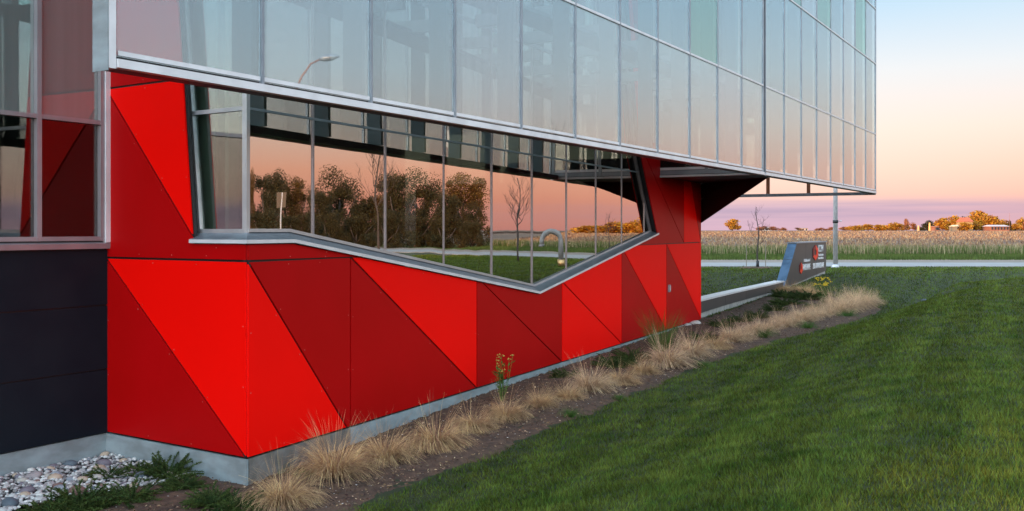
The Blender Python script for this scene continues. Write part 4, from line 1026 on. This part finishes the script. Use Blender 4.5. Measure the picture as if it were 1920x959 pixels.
# ------------------------------------------------------------ far trees and farm
def crown_mesh(seed, n, ls, mat, squash=1.0, lumps=7, ra=.28, rb=.55):
    """leaf cards clustered round lobes in a unit crown (radius 1, base at 0, top at 2*squash)"""
    r = np.random.default_rng(seed)
    wr_ = .95-rb*.75; cs = np.stack([r.uniform(-wr_, wr_, lumps), r.uniform(-wr_, wr_, lumps), r.uniform(.22, 2.0-rb, lumps)], 1); rad = r.uniform(ra, rb, lumps)
    cs[:, :2] *= np.where(cs[:, 2] > 1.1, .6, 1)[:, None]
    k = r.integers(0, lumps, n); d = r.normal(size=(n, 3)); d /= np.linalg.norm(d, axis=1)[:, None]
    P = cs[k]+d*(rad[k]*r.beta(3, 1.3, n)*1.1)[:, None]; P[:, 2] *= squash
    u = r.normal(size=(n, 3)); u /= np.linalg.norm(u, axis=1)[:, None]; v = np.cross(u, r.normal(size=(n, 3))); v /= np.linalg.norm(v, axis=1)[:, None]
    l = (ls*r.uniform(.5, 1.4, n))[:, None]
    V = np.stack([P-u*l, P+v*l*.6, P+u*l, P-v*l*.6], 1).reshape(-1, 3); b = (np.arange(n)*4)[:, None]
    me = npmesh('crown', V, b+np.array([0, 1, 2, 3])); me.materials.append(mat); return me
CR = {('o', s): crown_mesh(s, 1500, .10, TLEAF, .9, 8+s) for s in (1, 2, 3)}
CR.update({('g', s): crown_mesh(s+5, 1500, .10, TLEAFG, 1.0, 9) for s in (1, 2)}); CR.update({('r', s): crown_mesh(s+9, 1100, .09, TLEAFR, 1.0, 9) for s in (1, 2)})
BLEAF = leafmat('rusty_leaf', (.050, .032, .008), (.17, .075, .014), .25, .5, scale=.3)
CR.update({('b', s): crown_mesh(s+20, 24000, .020, [TLEAFG, BLEAF, TLEAFG][s], 1.0, 46, .08, .36) for s in (0, 1, 2)})
tk = MB().tube([(0, 0, -.1), (.02, 0, .5), (0, .02, 1.1)], [.06, .05, .02], 6)
for a in (0, 2.1, 4.2): tk.tube([(0, 0, .35), (math.cos(a)*.3, math.sin(a)*.3, .8), (math.cos(a)*.5, math.sin(a)*.5, 1.2)], [.035, .025, .01], 5)
TK = tk.mesh('trunk', True); TK.materials.append(BARK)
def tree(p, rad, hgt, key, label, group, lift=.12, name='tree'):
    e = empty(name, p, label, 'tree', group)
    for nm, me, zs in (('crown', CR[key], hgt/2/(1.0 if key[0] != 'o' else .9)), ('trunk', TK, hgt/2)):
        o = bpy.data.objects.new(nm, me); COL.objects.link(o); o.parent = e; o.scale = (rad, rad, zs*(1-lift) if nm == 'crown' else zs)
        if nm == 'crown': o.location = (0, 0, hgt*lift); o.rotation_euler = (0, 0, R.uniform(0, 6.28))
    return e
YT = 480
farT = [ # px centre, half width px, top px, kind, label
 (1373, 13, 412, 'o', 'lone round orange tree on the field edge left of the bare tree'),
 (1432, 13, 424, 'r', 'low rust coloured trees just right of the young bare tree'), (1448, 12, 425, 'r', 'second low rust clump on the horizon behind the young bare tree'), (1468, 6, 426.5, 'r', 'small reddish bush on the horizon above the sign slope'),
 (1497, 8, 427, 'r', 'small reddish bush above the sign top'), (1540, 10, 427, 'r', 'dull reddish bush left of the flagpole'), (1555, 9, 426, 'r', 'dull reddish bush touching the flagpole'),
 (1583, 12, 425, 'r', 'reddish low tree right of the flagpole'), (1607, 14, 422, 'o', 'low orange tree mass at mid horizon, left end'), (1627, 13, 421, 'o', 'low orange tree second from the left of the horizon row'), (1650, 14, 421, 'o', 'low orange tree third from the left of the horizon row'),
 (1677, 14, 416.5, 'o', 'round olive orange tree in the horizon row'), (1699, 10, 423, 'o', 'yellow low bush under the tall bare reddish tree'), (1699, 6, 409, 'r', 'thin bare reddish tree on the horizon'), (1716, 9, 418, 'r', 'grey brown round tree left of the dark evergreen'),
 (1738, 12, 414, 'g', 'dark green round tree beside the orange post'), (1768, 12, 408, 'o', 'tall orange tree at the left end of the farm grove'), (1779, 12, 413, 'o', 'orange tree inside the farm grove, left of the house'), (1790, 13, 406, 'o', 'broad orange tree left of the red farmhouse roof'),
 (1800, 9, 409, 'g', 'dark tree directly left of the farmhouse'), (1808, 6, 405, 'g', 'pointed dark tree behind the farmhouse'), (1830, 17, 397, 'o', 'tallest orange tree behind the farmhouse'), (1842, 12, 400, 'g', 'dark olive tree right of the tallest orange one'), (1850, 14, 400, 'o', 'orange tree right behind the grove crest'),
 (1824, 13, 415, 'o', 'orange bush in front of the farmhouse'), (1808, 11, 417, 'o', 'orange bush hiding the left part of the farmhouse'), (1797, 9, 421, 'r', 'rust bush in front of the low shed'), (1843, 13, 417, 'o', 'orange bush below the tall trees'), (1865, 11, 405, 'o', 'orange tree at the right end of the grove crest'), (1881, 12, 411, 'o', 'bright orange rounded tree left of the dark spire tree'),
 (1893, 3.5, 412, 'g', 'narrow dark conifer by the low barn'), (1904, 8, 419, 'o', 'orange bush between the conifer and the frame edge'), (1917, 9, 407, 'o', 'orange tree cut by the right picture edge'), (1935, 14, 409, 'r', 'rust tree just outside the right edge')]
for i, (px, hw, top, k, lab) in enumerate(farT):
    Y = YT*(1.0+.03*((i*7) % 5))*(.94 if k == 'o' and top > 412 else 1); p = PP(px, Y); p.z = H(p.x, p.y)-.2
    hh = Zp(top, Y)-p.z; sx = {'o': 1+i % 3, 'g': 1+i % 2, 'r': 1+i % 2}[k]
    tree(p, hw/F*Y*1.45, hh*1.1, (k, sx), lab, 'trees on the far horizon', lift=.02)
def house(px0, px1, Y, zb_, ze, zr_, wallm, roofm, label, name, dep=8):
    a, b_ = PP(px0, Y), PP(px1, Y); z0 = H(a.x, a.y)-.3; e = empty(name, a+Z*z0, label, name.replace('_', ' ').split()[-1])
    d = Vector((0, dep, 0)); ze, zr_ = Zp(ze, Y), Zp(zr_, Y)
    MB().prism([a+Z*z0, b_+Z*z0, b_+d+Z*z0, a+d+Z*z0], [a+Z*ze, b_+Z*ze, b_+d+Z*ze, a+d+Z*ze]).build('wall', wallm, e)
    o_ = Vector((.4, 0, 0)); MB().prism([a-o_+Z*ze-Vector((0, .5, 0)), a-o_+d+Z*ze, a-o_*0+d*.5+Z*zr_], [b_+o_+Z*ze-Vector((0, .5, 0)), b_+o_+d+Z*ze, b_+d*.5+Z*zr_]).build('roof', roofm, e)
    m = MB(); n = max(2, int((px1-px0)/5))
    for k in range(n):
        c = a.lerp(b_, (k+.5)/n); zc2 = z0+(ze-z0)*.6; MB().box(c+Z*zc2-Vector((0, .03, 0)), (.45, 0, 0), (0, .05, 0), (0, 0, .6)).build('window', BLACK, e)
    return e
house(1808, 1824, 455, 430, 416, 408, plain('farm_yellow', (.34, .20, .08), .8), ROOFR, 'farmhouse with bright red roof among orange trees', 'farm_house')
house(1794, 1806, 452, 430, 425, 422, plain('shed_wall', (.20, .14, .08), .8), plain('pale_roof', (.6, .45, .25), .8), 'low pale shed left of the red roofed farmhouse', 'farm_shed')
house(1858, 1892, 452, 430, 425, 422, BRICK, plain('grey_roof', (.45, .38, .36), .8), 'long low barn with grey roof right of the grove', 'farm_barn')
house(1755, 1761, 452, 430, 426, 424, BRICK, BRICK, 'tiny pale house left of the grove', 'field_house')
house(1503, 1515, 700, 431, 428.5, 427.4, plain('far_wall', (.40, .30, .24), .8), plain('far_roof', (.3, .2, .16), .8), 'tiny white farm building far on the horizon above the sign', 'farm_building', 12)
house(1436, 1446, 640, 431, 428, 426.5, WHITE, WHITE, 'tiny white shed on the horizon behind the young bare tree', 'white_shed', 10)
for i, (px, top, rr, m, lab) in enumerate([(1743, 418, .45, plain('post_orange', (.7, .38, .12), .8), 'thick sunlit orange post in front of the dark tree'), (1722, 423, .5, plain('post_b', (.6, .3, .12), .8), 'short sunlit post right of the grey brown tree'), (1893, 400, .06, BRICK, 'thin pale mast rising beside the narrow conifer')]):
    p = PP(px, 440); z0 = H(p.x, p.y)-.2; o = MB().tube([p+Z*z0, p+Z*(Zp(top, 440)*.6+z0*.4), p+Z*Zp(top, 440)], [rr, rr*.9, rr*.7], 8).build('utility_post', m); setp(o, lab, 'post')

# ------------------------------------------------------------ what stands on the other side of the lawn (seen in the glass)
def mirror(PL, p):
    d = (Vector((p.x, p.y))-PL.o).dot(PL.n); return Vector((p.x-2*d*PL.n.x, p.y-2*d*PL.n.y, 0))
def RP(px, D, PL=PB2): return mirror(PL, PP(px, D))
rt = [(478, 6, 302, 118, 1), (510, 30, 306, 120, 0), (548, 36, 318, 125, 1), (630, 44, 303, 118, 2), (600, 26, 345, 112, 0), (690, 34, 355, 120, 1), (668, 20, 372, 128, 0), (742, 42, 306, 112, 0), (790, 46, 306, 116, 2), (868, 46, 312, 110, 1), (835, 30, 350, 105, 0), (880, 20, 372, 106, 2)]
nm_ = ['dense', 'slim', 'broad', 'ragged']
for i, (px, hw, top, D, k) in enumerate(rt):
    p = RP(px, D); p.z = H(p.x, p.y)-.1; hh = Zp(top, D)-p.z; rad = hw/F*D*1.7
    tree(p, rad*.92, hh, ('b', k), ORD[i]+' big leafy tree from the left in the mirrored row in the window', 'trees across the road mirrored in the window', lift=.0, name='leafy_tree')
for i, (px, hw, top, D) in enumerate([(500, 34, 385, 104), (560, 34, 392, 106), (612, 30, 388, 104), (665, 34, 395, 107), (720, 34, 390, 103), (775, 36, 394, 104), (830, 34, 398, 103), (885, 24, 408, 102)]):
    p = RP(px, D); p.z = H(p.x, p.y)-.3; tree(p, hw/F*D*1.4, Zp(top, D)-p.z, ('b', 0), ORD[i]+' low shrub from the left under the mirrored trees', 'shrubs under the mirrored trees', lift=-.08, name='tall_shrub')
for i, (px, hw, top, D) in enumerate([(1150, 40, 415, 300), (1110, 30, 421, 310), (1195, 26, 409, 290), (1215, 18, 398, 280)]):
    p = RP(px, D); p.z = H(p.x, p.y)-.5; tree(p, hw/F*D*1.2, Zp(top, D)-p.z, ('o', 1+i % 3), ORD[i]+' low orange tree mirrored near the right end of the window', 'low trees mirrored in the window', lift=.0, name='field_tree')
p = RP(977, 50); p.z = H(p.x, p.y); bare_tree(p, 4.2, 5, 'bare young tree mirrored in the middle of the window', n=16, r0=.06, up=.9)
p = RP(702, 52); p.z = H(p.x, p.y); bare_tree(p, 6.6, 8, 'taller bare tree mirrored in the third window bay', n=16, r0=.07, up=1.2)
p = RP(1133, 75); p.z = H(p.x, p.y); bare_tree(p, 3.0, 9, 'small bare sapling mirrored at the right of the window', n=10, r0=.05, up=.6)
# gooseneck vent pipe
p = RP(1053, 44); z = H(p.x, p.y); dd = (RP(1018, 44)-p).normalized(); w_ = .85
gp = empty('vent_pipe', p+Z*z, 'bent grey gooseneck vent pipe mirrored low in the window', 'vent pipe')
zt_ = Zp(432, 44)
arc = [p+Z*(z-.1), p+Z*(zt_-.45)]+[p+dd*(.42-.42*math.cos(a))+Z*(zt_-.45+.42*math.sin(a)) for a in [k*math.pi/8 for k in range(1, 9)]]+[p+dd*.84+Z*(zt_-.65)]
PIPE = plain('pipe_grey', (.26, .26, .25), .55, c2=(.18, .18, .17), scale=3)
MB().tube(arc, [.115]*len(arc), 12).build('pipe', PIPE, gp, True)
MB().tube([arc[-1]+Z*.02, arc[-1]-Z*.08], [.15, .15], 12).build('outlet', PIPE, gp, True)
MB().tube([p+Z*(z), p+Z*(z+.3)], [.17, .17], 12).build('base_collar', plain('brass', (.6, .4, .18), .4, metal=.8), gp, True)
# street lamp mirrored in the screen
D = 38; p = mirror(PG, PP(556, D)); q = mirror(PG, PP(638, D)); z = H(p.x, p.y); zt_ = Zp(106, D); dq = (q-p)
lp = empty('street_lamp', p+Z*z, 'curved arm street lamp mirrored in the upper glass screen', 'street lamp')
MB().tube([p+Z*z, p+Z*(zt_-1.3)], [.09, .06], 10).build('pole', GALV, lp, True)
MB().tube([p+Z*(zt_-1.32), p+dq*.12+Z*(zt_-.75), p+dq*.3+Z*(zt_-.3), p+dq*.55+Z*(zt_-.08)], [.05, .045, .04, .035], 8).build('arm', BRICK, lp, True)
MB().tube([p+dq*.5+Z*(zt_-.10), p+dq*.62+Z*(zt_-.06), p+dq*.85+Z*(zt_-.01), p+dq+Z*(zt_+.02)], [.05, .13, .13, .03], 8).build('lamp_head', ALUG, lp, True)
# transformer and sign post seen in the first bay
p = RP(530, 46); z = H(p.x, p.y); sp = empty('road_sign', p+Z*z, 'dark backed road sign on a post mirrored in the first bay', 'sign')
MB().tube([p+Z*z, p+Z*Zp(362, 46)], [.03, .03], 6).build('post', GALV, sp)
u = (mirror(PB2, PP(545, 46))-p).normalized(); MB().box(p+Z*(Zp(376, 46)), u*.22, Vector((-u.y, u.x, 0))*.01, Z*.36).build('sign_plate', BLACK, sp)
# long unseen hall added to the west to keep the low sun off the site
hb = Vector((-80, -42, 0)); t_ = Vector((-.707, .707, 0)); n_ = Vector((-.707, -.707, 0))
hl = empty('shade_hall', hb, 'long flat grey hall added out of view in the west to shade the site', 'building')
a_, b_ = hb-t_*24, hb+t_*100
MB().prism([a_-Z, b_-Z, b_+n_*30-Z, a_+n_*30-Z], [v+Z*13.5 for v in (a_, b_, b_+n_*30, a_+n_*30)]).build('wall', CONC, hl)
MB().prism([v+Z*13.5 for v in (a_+t_*-.3, b_+t_*.3, b_+n_*30+t_*.3, a_+n_*30-t_*.3)], [v+Z*14 for v in (a_+t_*-.3, b_+t_*.3, b_+n_*30+t_*.3, a_+n_*30-t_*.3)]).build('roof', ALUG, hl)
for k in range(14): c = a_+t_*(6+k*8.5); MB().box(c-n_*.05+Z*5, t_*1.6, n_*.06, Z*1.2).build('window', BLACK, hl)
